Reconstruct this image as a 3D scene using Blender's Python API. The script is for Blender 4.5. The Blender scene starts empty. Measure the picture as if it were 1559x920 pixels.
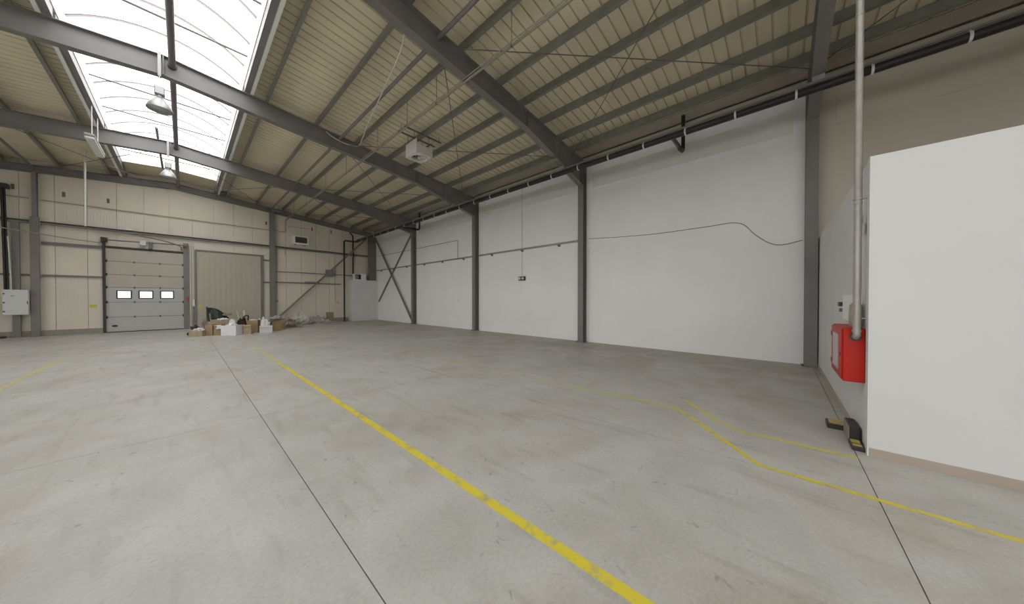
import bpy, bmesh, math, random
from mathutils import Vector, Matrix, noise
random.seed(7)
SC = bpy.context.scene
COL = SC.collection
PI = math.pi

# ------------------------------------------------------------------ camera, sky, exposure
EYE = 1.6
YAW, PITCH = math.radians(47.96), math.radians(0.52)
cam = bpy.data.cameras.new('camera'); camo = bpy.data.objects.new('camera', cam); COL.objects.link(camo)
camo.location = (0, 0, EYE)
fwd = Vector((math.sin(YAW)*math.cos(PITCH), math.cos(YAW)*math.cos(PITCH), -math.sin(PITCH)))
camo.rotation_euler = fwd.to_track_quat('-Z', 'Y').to_euler()
cam.sensor_fit = 'HORIZONTAL'; cam.sensor_width = 36.0; cam.lens = 451.0/1559.0*36.0
cam.clip_start = 0.05; cam.clip_end = 300
SC.camera = camo

world = bpy.data.worlds.new('overcast_sky'); SC.world = world; world.use_nodes = True
bg = world.node_tree.nodes['Background']
bg.inputs['Color'].default_value = (0.97, 0.985, 1.0, 1); bg.inputs['Strength'].default_value = 5.8
SC.view_settings.view_transform = 'Standard'; SC.view_settings.look = 'None'
SC.view_settings.gamma = 1.0; SC.view_settings.exposure = 0.0; SC.view_settings.use_curve_mapping = False
SC.cycles.max_bounces = 12; SC.cycles.diffuse_bounces = 6; SC.cycles.transparent_max_bounces = 16
SC.cycles.use_denoising = True

# ------------------------------------------------------------------ main measures (metres)
W = 10.17          # inner face of the long white wall (x)
F = 23.89          # inner face of the far gable wall (y)
XL, YB = -10.77, -12.1
XR = -0.30         # ridge
FR = [-6.62, -0.56, 5.50, 11.57, 17.65]      # portal frames (y)
PITCHS = 0.095
def zt(x): return 7.72 - PITCHS*abs(x-XR)    # top of rafters
def zd(x): return zt(x) + 0.25               # underside of roof sheets
SKY0, SKY1, SKYH = -11.1, 21.9, 1.50         # rooflight

# portal that guides sampling of the sky through the rooflight (emits nothing itself)
pl = bpy.data.lights.new('rooflight_portal', 'AREA'); pl.shape = 'RECTANGLE'; pl.size = 3.0; pl.size_y = SKY1-SKY0
pl.cycles.is_portal = True
po = bpy.data.objects.new('rooflight_portal', pl); COL.objects.link(po); po.location = (XR, (SKY0+SKY1)/2, 8.19)

# the same for the unseen windows added for light in the side wall opposite the white wall
WZ0, WZ1 = 1.1, 4.3
wpl = bpy.data.lights.new('added_window_portal', 'AREA'); wpl.shape = 'RECTANGLE'; wpl.size = WZ1-WZ0; wpl.size_y = FR[4]-YB-.8
wpl.cycles.is_portal = True
wpo = bpy.data.objects.new('added_window_portal', wpl); COL.objects.link(wpo); wpo.location = (XL-.12, (FR[4]+YB)/2, (WZ0+WZ1)/2); wpo.rotation_euler = (0, -PI/2, 0)

# ------------------------------------------------------------------ materials
def nt(m): return m.node_tree.nodes, m.node_tree.links
def mat(name, col, rough=0.6, metal=0.0, var=0.0, vscale=3.0, bump=0.0, bscale=60.0, spec=0.5, tint=None):
    m = bpy.data.materials.new(name); m.use_nodes = True
    N, L = nt(m); b = N['Principled BSDF']
    b.inputs['Roughness'].default_value = rough; b.inputs['Metallic'].default_value = metal
    b.inputs['Specular IOR Level'].default_value = spec
    b.inputs['Base Color'].default_value = (*col, 1)
    if var > 0:
        g = N.new('ShaderNodeNewGeometry')
        n = N.new('ShaderNodeTexNoise'); n.inputs['Scale'].default_value = vscale; n.inputs['Detail'].default_value = 6
        L.new(g.outputs['Position'], n.inputs['Vector'])
        r = N.new('ShaderNodeValToRGB'); r.color_ramp.elements[0].position = 0.3; r.color_ramp.elements[1].position = 0.7
        t = tint or tuple(c*(1-var) for c in col)
        r.color_ramp.elements[0].color = (*t, 1); r.color_ramp.elements[1].color = (*[min(1, c*(1+var*0.5)) for c in col], 1)
        L.new(n.outputs['Fac'], r.inputs['Fac']); L.new(r.outputs['Color'], b.inputs['Base Color'])
    if bump > 0:
        g2 = N.new('ShaderNodeNewGeometry'); n2 = N.new('ShaderNodeTexNoise'); n2.inputs['Scale'].default_value = bscale
        L.new(g2.outputs['Position'], n2.inputs['Vector'])
        bp = N.new('ShaderNodeBump'); bp.inputs['Strength'].default_value = bump; bp.inputs['Distance'].default_value = 0.01
        L.new(n2.outputs['Fac'], bp.inputs['Height']); L.new(bp.outputs['Normal'], b.inputs['Normal'])
    return m

def mat_floor():
    m = bpy.data.materials.new('polished_concrete'); m.use_nodes = True
    N, L = nt(m); b = N['Principled BSDF']
    g = N.new('ShaderNodeNewGeometry')
    def nz(scale, det, dist=0.0):
        n = N.new('ShaderNodeTexNoise'); n.inputs['Scale'].default_value = scale; n.inputs['Detail'].default_value = det
        n.inputs['Distortion'].default_value = dist; L.new(g.outputs['Position'], n.inputs['Vector']); return n
    def ramp(src, p0, p1, c0, c1):
        r = N.new('ShaderNodeValToRGB'); r.color_ramp.elements[0].position = p0; r.color_ramp.elements[1].position = p1
        r.color_ramp.elements[0].color = (*c0, 1); r.color_ramp.elements[1].color = (*c1, 1); L.new(src, r.inputs['Fac']); return r
    def mul(a, c, f=1.0):
        x = N.new('ShaderNodeMix'); x.data_type = 'RGBA'; x.blend_type = 'MULTIPLY'; x.inputs[0].default_value = f
        L.new(a, x.inputs[6]); L.new(c, x.inputs[7]); return x.outputs[2]
    big = ramp(nz(0.45, 5, .4).outputs['Fac'], .34, .66, (.475, .458, .418), (.542, .534, .498))
    mid = ramp(nz(2.2, 8, .6).outputs['Fac'], .36, .62, (.90, .895, .885), (1, 1, 1))
    fine = ramp(nz(38, 6).outputs['Fac'], .35, .6, (.90, .90, .90), (1.0, 1.0, 1.0))
    spot = ramp(nz(9.0, 3, 1.2).outputs['Fac'], .25, .34, (.72, .71, .69), (1, 1, 1))
    # long worn scuffs
    mp = N.new('ShaderNodeMapping'); mp.inputs['Scale'].default_value = (5.0, .8, 1); mp.inputs['Rotation'].default_value = (0, 0, .6)
    L.new(g.outputs['Position'], mp.inputs['Vector'])
    sn = N.new('ShaderNodeTexNoise'); sn.inputs['Scale'].default_value = 1.4; sn.inputs['Detail'].default_value = 7; L.new(mp.outputs['Vector'], sn.inputs['Vector'])
    sc = ramp(sn.outputs['Fac'], .30, .45, (.86, .85, .83), (1, 1, 1))
    warm = ramp(nz(0.8, 4, .2).outputs['Fac'], .58, .75, (1, 1, 1), (1.0, .95, .88))
    c = mul(big.outputs['Color'], mid.outputs['Color']); c = mul(c, fine.outputs['Color']); c = mul(c, spot.outputs['Color'])
    c = mul(c, sc.outputs['Color']); c = mul(c, warm.outputs['Color'])
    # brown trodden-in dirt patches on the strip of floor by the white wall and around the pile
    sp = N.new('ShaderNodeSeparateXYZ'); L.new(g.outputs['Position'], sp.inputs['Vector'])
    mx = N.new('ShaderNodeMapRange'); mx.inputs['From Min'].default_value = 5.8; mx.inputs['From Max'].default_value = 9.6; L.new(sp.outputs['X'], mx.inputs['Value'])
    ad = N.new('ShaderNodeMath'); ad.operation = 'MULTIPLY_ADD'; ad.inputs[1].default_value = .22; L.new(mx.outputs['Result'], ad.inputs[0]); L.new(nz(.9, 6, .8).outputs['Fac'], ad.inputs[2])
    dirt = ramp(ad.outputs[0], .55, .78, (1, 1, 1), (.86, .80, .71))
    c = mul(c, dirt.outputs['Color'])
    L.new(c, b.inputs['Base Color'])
    rr = N.new('ShaderNodeMapRange'); rr.inputs['To Min'].default_value = .38; rr.inputs['To Max'].default_value = .62
    L.new(nz(1.7, 6).outputs['Fac'], rr.inputs['Value']); L.new(rr.outputs['Result'], b.inputs['Roughness'])
    b.inputs['Specular IOR Level'].default_value = .4
    bp = N.new('ShaderNodeBump'); bp.inputs['Strength'].default_value = .06; bp.inputs['Distance'].default_value = .01
    L.new(nz(45, 5).outputs['Fac'], bp.inputs['Height']); L.new(bp.outputs['Normal'], b.inputs['Normal'])
    return m

def mat_tape():
    m = bpy.data.materials.new('worn_yellow_floor_paint'); m.use_nodes = True
    N, L = nt(m); b = N['Principled BSDF']; g = N.new('ShaderNodeNewGeometry')
    n = N.new('ShaderNodeTexNoise'); n.inputs['Scale'].default_value = 7; n.inputs['Detail'].default_value = 8; n.inputs['Roughness'].default_value = .7
    L.new(g.outputs['Position'], n.inputs['Vector'])
    r = N.new('ShaderNodeValToRGB'); e = r.color_ramp.elements
    e[0].position = .36; e[0].color = (.42, .38, .20, 1); e[1].position = .50; e[1].color = (.68, .56, .045, 1)
    L.new(n.outputs['Fac'], r.inputs['Fac']); L.new(r.outputs['Color'], b.inputs['Base Color'])
    b.inputs['Roughness'].default_value = .55
    return m
def mat_tape_faded(name, c0, c1, p0, p1):
    m = mat_tape(); m.name = name
    for n in m.node_tree.nodes:
        if n.type == 'VALTORGB':
            e = n.color_ramp.elements; e[0].color = (*c0, 1); e[1].color = (*c1, 1); e[0].position = p0; e[1].position = p1
    return m

def mat_ribbed(name, col, axis, pitch, var=.05):
    """painted sheet with fine pressed lines running along the given direction"""
    m = mat(name, col, .5, var=var, vscale=.8); N, L = nt(m); b = N['Principled BSDF']
    g = N.new('ShaderNodeNewGeometry'); s = N.new('ShaderNodeSeparateXYZ'); L.new(g.outputs['Position'], s.inputs['Vector'])
    w = N.new('ShaderNodeMath'); w.operation = 'MULTIPLY'; w.inputs[1].default_value = 2*PI/pitch; L.new(s.outputs[axis], w.inputs[0])
    sn = N.new('ShaderNodeMath'); sn.operation = 'SINE'; L.new(w.outputs[0], sn.inputs[0])
    bp = N.new('ShaderNodeBump'); bp.inputs['Strength'].default_value = .06 if axis == 'Z' else .25; bp.inputs['Distance'].default_value = .004
    L.new(sn.outputs[0], bp.inputs['Height']); L.new(bp.outputs['Normal'], b.inputs['Normal'])
    return m

def mat_poly(name, col, t_trans, t_lucent):
    """daylight-transmitting plastic: part clear, part scattering"""
    m = bpy.data.materials.new(name); m.use_nodes = True; N, L = nt(m)
    for n in list(N):
        if n.type != 'OUTPUT_MATERIAL': N.remove(n)
    out = [n for n in N if n.type == 'OUTPUT_MATERIAL'][0]
    t = N.new('ShaderNodeBsdfTransparent'); t.inputs['Color'].default_value = (*[c*t_trans for c in col], 1)
    l = N.new('ShaderNodeBsdfTranslucent'); l.inputs['Color'].default_value = (*[c*t_lucent for c in col], 1)
    a = N.new('ShaderNodeMixShader'); a.inputs[0].default_value = .35 if t_trans > 0 else .9
    L.new(t.outputs[0], a.inputs[1]); L.new(l.outputs[0], a.inputs[2]); L.new(a.outputs[0], out.inputs['Surface'])
    return m

M = dict(
    floor=mat_floor(), tape=mat_tape(),
    tape_f=mat_tape_faded('faded_yellow_floor_paint', (.43, .41, .33), (.60, .51, .14), .36, .54),
    tape_ff=mat_tape_faded('nearly_gone_floor_paint', (.43, .42, .38), (.53, .48, .27), .40, .62),
    dark_joint=mat('joint_filler', (.20, .19, .175), .9),
    white=mat_ribbed('white_wall_paint', (.90, .895, .885), 'Z', .16, .03),
    box_white=mat('white_partition_paint', (.72, .71, .695), .6, var=.03, vscale=1.2, bump=.05, bscale=80),
    beige=mat_ribbed('beige_sandwich_panel', (.74, .68, .565), 'X', .09, .06),
    beige_long=mat_ribbed('beige_wall_sheet', (.62, .55, .46), 'Z', .5, .06),
    board=mat('painted_over_panel', (.79, .78, .735), .6, var=.04),
    deck=mat('cream_roof_sheet', (.80, .715, .52), .55, var=.08, vscale=.9),
    skin=mat('roof_outer_skin', (.35, .35, .35), .7),
    steel=mat('grey_painted_steel', (.222, .206, .198), .5, var=.10, vscale=2),
    galv=mat('galvanised_purlin', (.25, .25, .215), .45, .25, var=.15, vscale=4),
    lightsteel=mat('light_grey_galvanised', (.36, .36, .35), .4, .3, var=.1, vscale=6),
    curb=mat('cream_curb', (.80, .76, .68), .5), strip=mat('white_edge_strip', (.85, .85, .83), .4),
    poly=mat_poly('opal_polycarbonate', (1, 1, 1), .80, .75), bar=mat_poly('plastic_joint_bar', (.95, .90, .88), .0, .50),
    rod=mat('dark_steel_rod', (.17, .15, .155), .5), black=mat('black_plastic_pipe', (.022, .018, .018), .45),
    dark=mat('dark_metal', (.05, .045, .045), .5), clip=mat('white_clip', (.75, .74, .72), .5),
    beigepipe=mat('beige_painted_pipe', (.42, .39, .33), .45, .2), whitepipe=mat('white_conduit', (.70, .68, .62), .45),
    pipe=mat('galvanised_fire_pipe', (.40, .375, .335), .38, .3, var=.12, vscale=14),
    red=mat('red_fire_cabinet', (.50, .016, .006), .45, var=.06, spec=.3), glass_s=mat('cabinet_window', (.42, .28, .26), .2),
    door=mat('door_section_white', (.52, .51, .475), .45, var=.03), door_b=mat('door_section_beige', (.51, .465, .395), .5, var=.04),
    slide=mat_ribbed('sliding_door_beige', (.50, .455, .36), 'X', .22, .05),
    eaves=mat('brown_grey_eaves_sheet', (.47, .41, .34), .6, var=.1, vscale=3), yard=mat('bounce_yard_concrete', (.52, .51, .49), .8),
    conc=mat('concrete_plinth', (.33, .30, .255), .8, var=.15, vscale=5, bump=.2),
    skirt=mat('beige_skirting', (.44, .37, .30), .6, var=.05),
    encl=mat('light_grey_enclosure', (.66, .67, .66), .4), grille=mat('dark_grille', (.05, .042, .035), .6),
    unit=mat('heater_casing', (.72, .69, .66), .4), fan=mat('fan_grey', (.42, .40, .38), .4, .3),
    lamp=mat('lamp_aluminium', (.40, .40, .39), .35, .4), lampglass=mat('frosted_lamp_glass', (.42, .42, .40), .25),
    card=mat('cardboard', (.37, .265, .145), .8, var=.18, vscale=8), card2=mat('cardboard_pale', (.42, .33, .21), .8, var=.15, vscale=8),
    card3=mat('cardboard_orange', (.46, .25, .06), .8, var=.15, vscale=8), cardw=mat('white_carton', (.76, .76, .78), .6, var=.05, vscale=6),
    film=mat('plastic_film', (.56, .535, .49), .3, var=.15, vscale=7), filmb=mat('brown_film', (.38, .31, .25), .35, var=.25, vscale=7),
    bag=mat('white_bag', (.80, .79, .79), .4, var=.08, vscale=9), tarp=mat('dark_green_tarp', (.035, .055, .048), .5, var=.2, vscale=6),
    wood=mat('pale_wood', (.62, .55, .36), .6, var=.12, vscale=12), boot=mat('dark_leather', (.05, .032, .028), .5),
    yellow=mat('yellow_sticker', (.60, .55, .07), .5), hazy=mat('yellow_guard', (.52, .42, .12), .55, var=.25, vscale=25),
    hazb=mat('black_guard', (.035, .028, .03), .55), olive=mat('olive_guard_face', (.30, .27, .19), .7, var=.2, vscale=20),
    redp=mat('red_plastic', (.40, .04, .06), .5),
)
gm = bpy.data.materials.new('clear_pane'); gm.use_nodes = True
gN, gL = nt(gm); gN.remove(gN['Principled BSDF'])
gt = gN.new('ShaderNodeBsdfTransparent'); gt.inputs['Color'].default_value = (.6, .6, .64, 1)
gg = gN.new('ShaderNodeBsdfGlossy'); gg.inputs['Roughness'].default_value = .1
gx = gN.new('ShaderNodeMixShader'); gx.inputs[0].default_value = .06
gL.new(gt.outputs[0], gx.inputs[1]); gL.new(gg.outputs[0], gx.inputs[2])
gL.new(gx.outputs[0], [n for n in gN if n.type == 'OUTPUT_MATERIAL'][0].inputs['Surface']); M['pane'] = gm
M['pane_clear'] = gm.copy(); M['pane_clear'].node_tree.nodes['Transparent BSDF'].inputs['Color'].default_value = (.9, .9, .9, 1)

# ------------------------------------------------------------------ mesh helpers
def wloc(o):
    v = Vector((0, 0, 0))
    while o is not None: v += o.location; o = o.parent
    return v
class G:
    """collects shapes given in world coordinates; build() links them as ONE mesh object"""
    def __init__(s): s.v = []; s.f = []; s.sm = []
    def add(s, vs, fs, smooth=False):
        o = len(s.v); s.v += [tuple(p) for p in vs]
        for f in fs: s.f.append([i+o for i in f]); s.sm.append(smooth)
        return s
    def box(s, x0, x1, y0, y1, z0, z1, rz=0, piv=None):
        vs = [Vector((x, y, z)) for z in (z0, z1) for x, y in ((x0, y0), (x1, y0), (x1, y1), (x0, y1))]
        if rz:
            p = Vector(piv or ((x0+x1)/2, (y0+y1)/2, 0)); R = Matrix.Rotation(rz, 3, 'Z'); vs = [R @ (q-p)+p for q in vs]
        return s.add(vs, [(0, 3, 2, 1), (4, 5, 6, 7), (0, 1, 5, 4), (1, 2, 6, 5), (2, 3, 7, 6), (3, 0, 4, 7)])
    def bbox(s, x0, x1, y0, y1, z0, z1, b=.01, seg=1, rz=0):
        bm = bmesh.new(); bmesh.ops.create_cube(bm, size=1)
        for v in bm.verts: v.co = Vector(((x1-x0)*v.co.x, (y1-y0)*v.co.y, (z1-z0)*v.co.z))
        bmesh.ops.bevel(bm, geom=bm.edges[:], offset=b, segments=seg, profile=.5, affect='EDGES')
        c = Vector(((x0+x1)/2, (y0+y1)/2, (z0+z1)/2)); R = Matrix.Rotation(rz, 3, 'Z')
        bm.verts.index_update()
        s.add([R @ v.co + c for v in bm.verts], [[v.index for v in f.verts] for f in bm.faces]); bm.free(); return s
    def prism(s, prof, a0, a1, axis):
        """closed 2-D profile swept along an axis: axis 'y' -> prof (x,z); 'x' -> (y,z); 'z' -> (x,y)"""
        n = len(prof)
        mk = {'y': lambda p, a: (p[0], a, p[1]), 'x': lambda p, a: (a, p[0], p[1]), 'z': lambda p, a: (p[0], p[1], a)}[axis]
        vs = [mk(p, a0) for p in prof]+[mk(p, a1) for p in prof]
        return s.add(vs, [list(range(n))[::-1], list(range(n, 2*n))]+[(i, (i+1) % n, n+(i+1) % n, n+i) for i in range(n)])
    def tube(s, pts, r, n=10, cap=True):
        pts = [Vector(p) for p in pts]; rings = []; up = None
        for i, p in enumerate(pts):
            d = ((pts[i]-pts[i-1]) if i else (pts[1]-pts[0]))
            if 0 < i < len(pts)-1: d = (pts[i+1]-pts[i]).normalized()+(pts[i]-pts[i-1]).normalized()
            d.normalize()
            if up is None: up = Vector((0, 0, 1)) if abs(d.z) < .9 else Vector((1, 0, 0))
            a = d.cross(up).normalized(); b = a.cross(d).normalized(); up = b
            rr = r[i] if isinstance(r, (list, tuple)) else r
            rings.append([p+(a*math.cos(t)+b*math.sin(t))*rr for t in [2*PI*k/n for k in range(n)]])
        vs = [q for g in rings for q in g]; m = len(rings)
        fs = [(i*n+k, i*n+(k+1) % n, (i+1)*n+(k+1) % n, (i+1)*n+k) for i in range(m-1) for k in range(n)]
        s.add(vs, fs, True)
        if cap: s.add(rings[0], [list(range(n))[::-1]]); s.add(rings[-1], [list(range(n))])
        return s
    def bar(s, p, q, w, h):
        """rectangular bar between two points"""
        p, q = Vector(p), Vector(q); d = (q-p).normalized(); u = Vector((0, 0, 1)) if abs(d.z) < .95 else Vector((1, 0, 0))
        a = d.cross(u).normalized(); b = a.cross(d).normalized()
        vs = [e+a*i*w/2+b*j*h/2 for e in (p, q) for i, j in ((-1, -1), (1, -1), (1, 1), (-1, 1))]
        return s.add(vs, [(0, 3, 2, 1), (4, 5, 6, 7), (0, 1, 5, 4), (1, 2, 6, 5), (2, 3, 7, 6), (3, 0, 4, 7)])
    def lathe(s, prof, c, n=20):
        vs = [(c[0]+r*math.cos(2*PI*k/n), c[1]+r*math.sin(2*PI*k/n), c[2]+z) for r, z in prof for k in range(n)]
        m = len(prof)
        return s.add(vs, [(i*n+k, i*n+(k+1) % n, (i+1)*n+(k+1) % n, (i+1)*n+k) for i in range(m-1) for k in range(n)], True)
    def build(s, name, m, parent=None, local=False):
        off = Vector((0, 0, 0)) if (parent is None or local) else wloc(parent)
        me = bpy.data.meshes.new(name); me.from_pydata([tuple(Vector(p)-off) for p in s.v], [], s.f); me.update()
        bm = bmesh.new(); bm.from_mesh(me); bmesh.ops.recalc_face_normals(bm, faces=bm.faces); bm.to_mesh(me); bm.free()
        for p, sm in zip(me.polygons, s.sm): p.use_smooth = sm
        me.materials.append(M[m])
        o = bpy.data.objects.new(name, me); COL.objects.link(o)
        if parent is not None: o.parent = parent
        else:
            bb = [Vector(b) for b in o.bound_box]; base = Vector(((bb[0].x+bb[6].x)/2, (bb[0].y+bb[6].y)/2, bb[0].z))
            me.transform(Matrix.Translation(-base)); o.location = base
        return o
def tag(o, label, cat, group=None):
    o['label'] = label; o['category'] = cat
    if group: o['group'] = group
    return o
def thing(name, label, cat, loc=(0, 0, 0), group=None, rz=0):
    o = bpy.data.objects.new(name, None); COL.objects.link(o); o.empty_display_size = .1
    o.location = loc; o.rotation_euler = (0, 0, rz); return tag(o, label, cat, group)
def struct(o, label=None, cat=None):
    o['kind'] = 'structure'
    if label: o['label'] = label
    if cat: o['category'] = cat
    return o
def dup(src, parent, loc=None, name=None):
    c = src.copy(); COL.objects.link(c); c.parent = parent
    if loc is not None: c.location = loc
    return c
def arc(c, r, a0, a1, ax, n=6):
    """points of an arc in the plane 'xz','yz' or 'xy'"""
    out = []
    for k in range(n+1):
        a = a0+(a1-a0)*k/n; u, v = r*math.cos(a), r*math.sin(a)
        out.append({'xz': (c[0]+u, c[1], c[2]+v), 'yz': (c[0], c[1]+u, c[2]+v), 'xy': (c[0]+u, c[1]+v, c[2])}[ax])
    return out
def catmull(P, n=8):
    P = [Vector(p) for p in P]; Q = [2*P[0]-P[1]]+P+[2*P[-1]-P[-2]]; out = []
    for i in range(1, len(Q)-2):
        for k in range(n):
            t = k/n; a, b, c, d = Q[i-1:i+3]
            out.append(.5*((2*b)+(c-a)*t+(2*a-5*b+4*c-d)*t*t+(3*b-a-3*c+d)*t**3))
    return out+[P[-1]]

# ================================================================== FLOOR
fl = struct(G().box(XL-.3, W+.3, YB-.3, F+.3, -.30, -.012).build('floor', 'dark_joint'), 'polished grey concrete floor slab with sawn joints', 'floor')
xe = [XL, .70, 3.68, W]; ye = [YB, -6.45, -.60, 5.27, 11.15, 17.05, F]
for i in range(3):
    for j in range(6):
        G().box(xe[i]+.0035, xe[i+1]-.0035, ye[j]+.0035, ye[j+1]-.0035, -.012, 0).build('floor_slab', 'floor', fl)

def ribbon(name, pts, w, m, label, group=None):
    g = G(); P = [Vector((*p, 0)) for p in pts]; L = []; R = []
    for i, p in enumerate(P):
        if i == 0: d = P[1]-P[0]
        elif i == len(P)-1: d = P[-1]-P[-2]
        else: d = (P[i+1]-p).normalized()+(p-P[i-1]).normalized()
        d.normalize(); nrm = Vector((-d.y, d.x, 0)); L.append(p+nrm*w/2); R.append(p-nrm*w/2)
    for i in range(len(P)-1):
        vs = [(q.x, q.y, z) for z in (.0002, .002) for q in (L[i], R[i], R[i+1], L[i+1])]
        g.add(vs, [(3, 2, 1, 0), (4, 5, 6, 7), (0, 1, 5, 4), (1, 2, 6, 5), (2, 3, 7, 6), (3, 0, 4, 7)])
    return tag(g.build(name, m), label, 'floor marking', group)
ribbon('floor_line', [(1.61, -3), (1.61, 5), (1.60, 9.5)], .078, 'tape', 'long bright yellow line painted straight down the middle of the floor')
ribbon('floor_line', [(1.60, 9.5), (1.62, 14.2)], .07, 'tape_f', 'faded end of the middle yellow line, towards the pile of boxes')
ribbon('floor_line', [(3.71, -5), (3.70, -.6), (3.71, .13), (4.22, .56), (4.84, 1.10)], .052, 'tape', 'bent yellow line running beside the floor joint, kinking away from it')
ribbon('floor_line', [(4.84, 1.10), (4.84, 1.8), (4.76, 2.75)], .05, 'tape', 'short worn yellow line continuing straight after the bent line')
ribbon('floor_line', [(4.76, 2.75), (4.72, 5.08), (4.6, 9.0)], .045, 'tape_f', 'thin faded yellow line along the floor parallel to the white wall')
ribbon('floor_line', [(4.53, -.60), (4.54, .14), (4.48, .30), (4.72, .60), (5.32, 1.10)], .045, 'tape', 'crooked yellow line starting at the white partition corner')
ribbon('floor_line', [(5.32, 1.10), (5.36, 1.97), (5.52, 3.4), (5.72, 5.2)], .04, 'tape_ff', 'almost worn away yellow line closest to the white wall')
ribbon('floor_line', [(-2.19, 7.5), (-2.19, 14.8)], .065, 'tape_f', 'faded yellow line leading towards the sectional door')

# ================================================================== LONG WALL (right), with bays between the columns
wr = struct(G().box(W+.06, W+.30, YB-.3, F+.3, 0, zd(W)+.02).build('wall_right', 'beige_long'), 'long white painted side wall between grey steel columns', 'wall')
edges = [YB, FR[0], FR[1], FR[2], FR[3], FR[4], F]
for i in range(6):
    G().box(W, W+.06, edges[i]+.003, edges[i+1]-.003, 0, zd(W)-.03).build('wall_bay_panel', 'white' if i >= 2 else 'beige_long', wr)
# boarded-up clerestory strips high in the bays
nwin = 1
for (a, b, mm) in ((FR[1]+.32, FR[2]-.32, 'board'), (FR[2]+.32, FR[3]-.35, 'board'), (FR[3]+.4, FR[4]-.4, 'board'), (FR[0]+.4, FR[1]-.45, 'beige_long')):
    o = struct(G().box(W-.006, W, a, b, 5.72, 6.30).build('window_%d' % nwin, mm), 'painted-over strip window high in the side wall', 'window'); nwin += 1
    fm = 'white' if mm == 'board' else 'beige_long'
    G().box(W-.014, W, a-.05, b+.05, 6.30, 6.345).box(W-.014, W, a-.05, b+.05, 5.675, 5.72).box(W-.014, W, a-.05, a, 5.72, 6.30).box(W-.014, W, b, b+.05, 5.72, 6.30).build('window_frame', fm, o)

# other walls of the hall (behind and beside the camera)
wlg = G().box(XL-.25, XL, YB-.3, F+.3, 0, WZ0).box(XL-.25, XL, YB-.3, F+.3, WZ1, zd(XL)); lb = [YB]+FR+[F]
wlg.box(XL-.25, XL, FR[4]+.45, F-.45, WZ0, WZ1)
for k, y in enumerate(lb): wlg.box(XL-.25, XL, y-.45 if k else YB-.3, y+.45 if k < 6 else F+.3, WZ0, WZ1)
wl_ = struct(wlg.build('wall_left', 'box_white'), 'side wall opposite the white wall, with a band of windows added for light', 'wall')
for k in range(5):  # unseen windows, added to brighten the white wall and roof
    a, b = lb[k]+.45, lb[k+1]-.45
    wo = struct(G().box(XL-.16, XL-.08, a, b, WZ0, WZ0+.06).box(XL-.16, XL-.08, a, b, WZ1-.06, WZ1).box(XL-.16, XL-.08, a, a+.06, WZ0+.06, WZ1-.06).box(XL-.16, XL-.08, b-.06, b, WZ0+.06, WZ1-.06).build('window_%d' % (10+k), 'strip'), 'unseen clear window added for fill light, opposite the white wall', 'window')
    n = 4
    for q in range(n):
        ya, yb = a+.06+(b-a-.12)*q/n, a+.06+(b-a-.12)*(q+1)/n
        G().box(XL-.125, XL-.120, ya+.015, yb-.015, WZ0+.06, WZ1-.06).build('window_pane', 'pane_clear', wo)
        if q: G().box(XL-.15, XL-.09, ya-.015, ya+.015, WZ0+.06, WZ1-.06).build('mullion', 'strip', wo)
struct(G().box(-60, XL-.30, YB-30, F+30, -.4, -.05).build('bounce_yard', 'yard'), 'unseen concrete yard added to bounce light through the side windows', 'ground')  # added ground that reflects daylight up to the roof sheets
g = G(); g.prism([(XL, 0), (W, 0), (W, zd(W)), (XR, zd(XR)), (XL, zd(XL))], YB-.25, YB, 'y')
struct(g.build('wall_back', 'box_white'), 'white gable wall closing the rear of the hall', 'wall')

# ================================================================== FAR GABLE WALL of vertical panels
DX0, DX1, DZ = -2.46, .02, 4.10          # sectional door opening
g = G().box(XL-.25, DX0, F+.05, F+.25, 0, 8.0).box(DX1, W+.25, F+.05, F+.25, 0, 8.0).box(DX0, DX1, F+.05, F+.25, DZ+.02, 8.0)
wf = struct(g.build('wall_far', 'beige'), 'beige gable wall of vertical sandwich panels', 'wall')
seams = [XL]+[-3.80+.83*k for k in range(-8, 17)]+[W]
for a, b in zip(seams[:-1], seams[1:]):
    cuts = sorted({a, b} | {c for c in (DX0, DX1) if a < c < b})
    for p, q in zip(cuts[:-1], cuts[1:]):
        if q-p < .02: continue
        z0 = DZ+.02 if (p >= DX0-1e-6 and q <= DX1+1e-6) else 0.0
        ga, gb = (.006 if p == a else 0), (.006 if q == b else 0)
        top = [(p+ga, zd(p)-.02), (q-gb, zd(q)-.02)]
        if p < XR < q: top = [(p+ga, zd(p)-.02), (XR, zd(XR)-.02), (q-gb, zd(q)-.02)]
        G().prism([(p+ga, z0)]+[(q-gb, z0)]+top[::-1], F, F+.05, 'y').build('wall_panel', 'beige', wf)
bl = struct(G().box(-9.9, DX0-.05, F-.07, F, 0, .24).build('baseboard_far', 'conc'), 'low concrete plinth along the foot of the gable wall', 'plinth')
struct(G().box(3.45, 8.2, F-.10, F, 0, .27).build('baseboard_far_corner', 'conc'), 'low brown concrete plinth below the diagonal brace', 'plinth')

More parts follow.
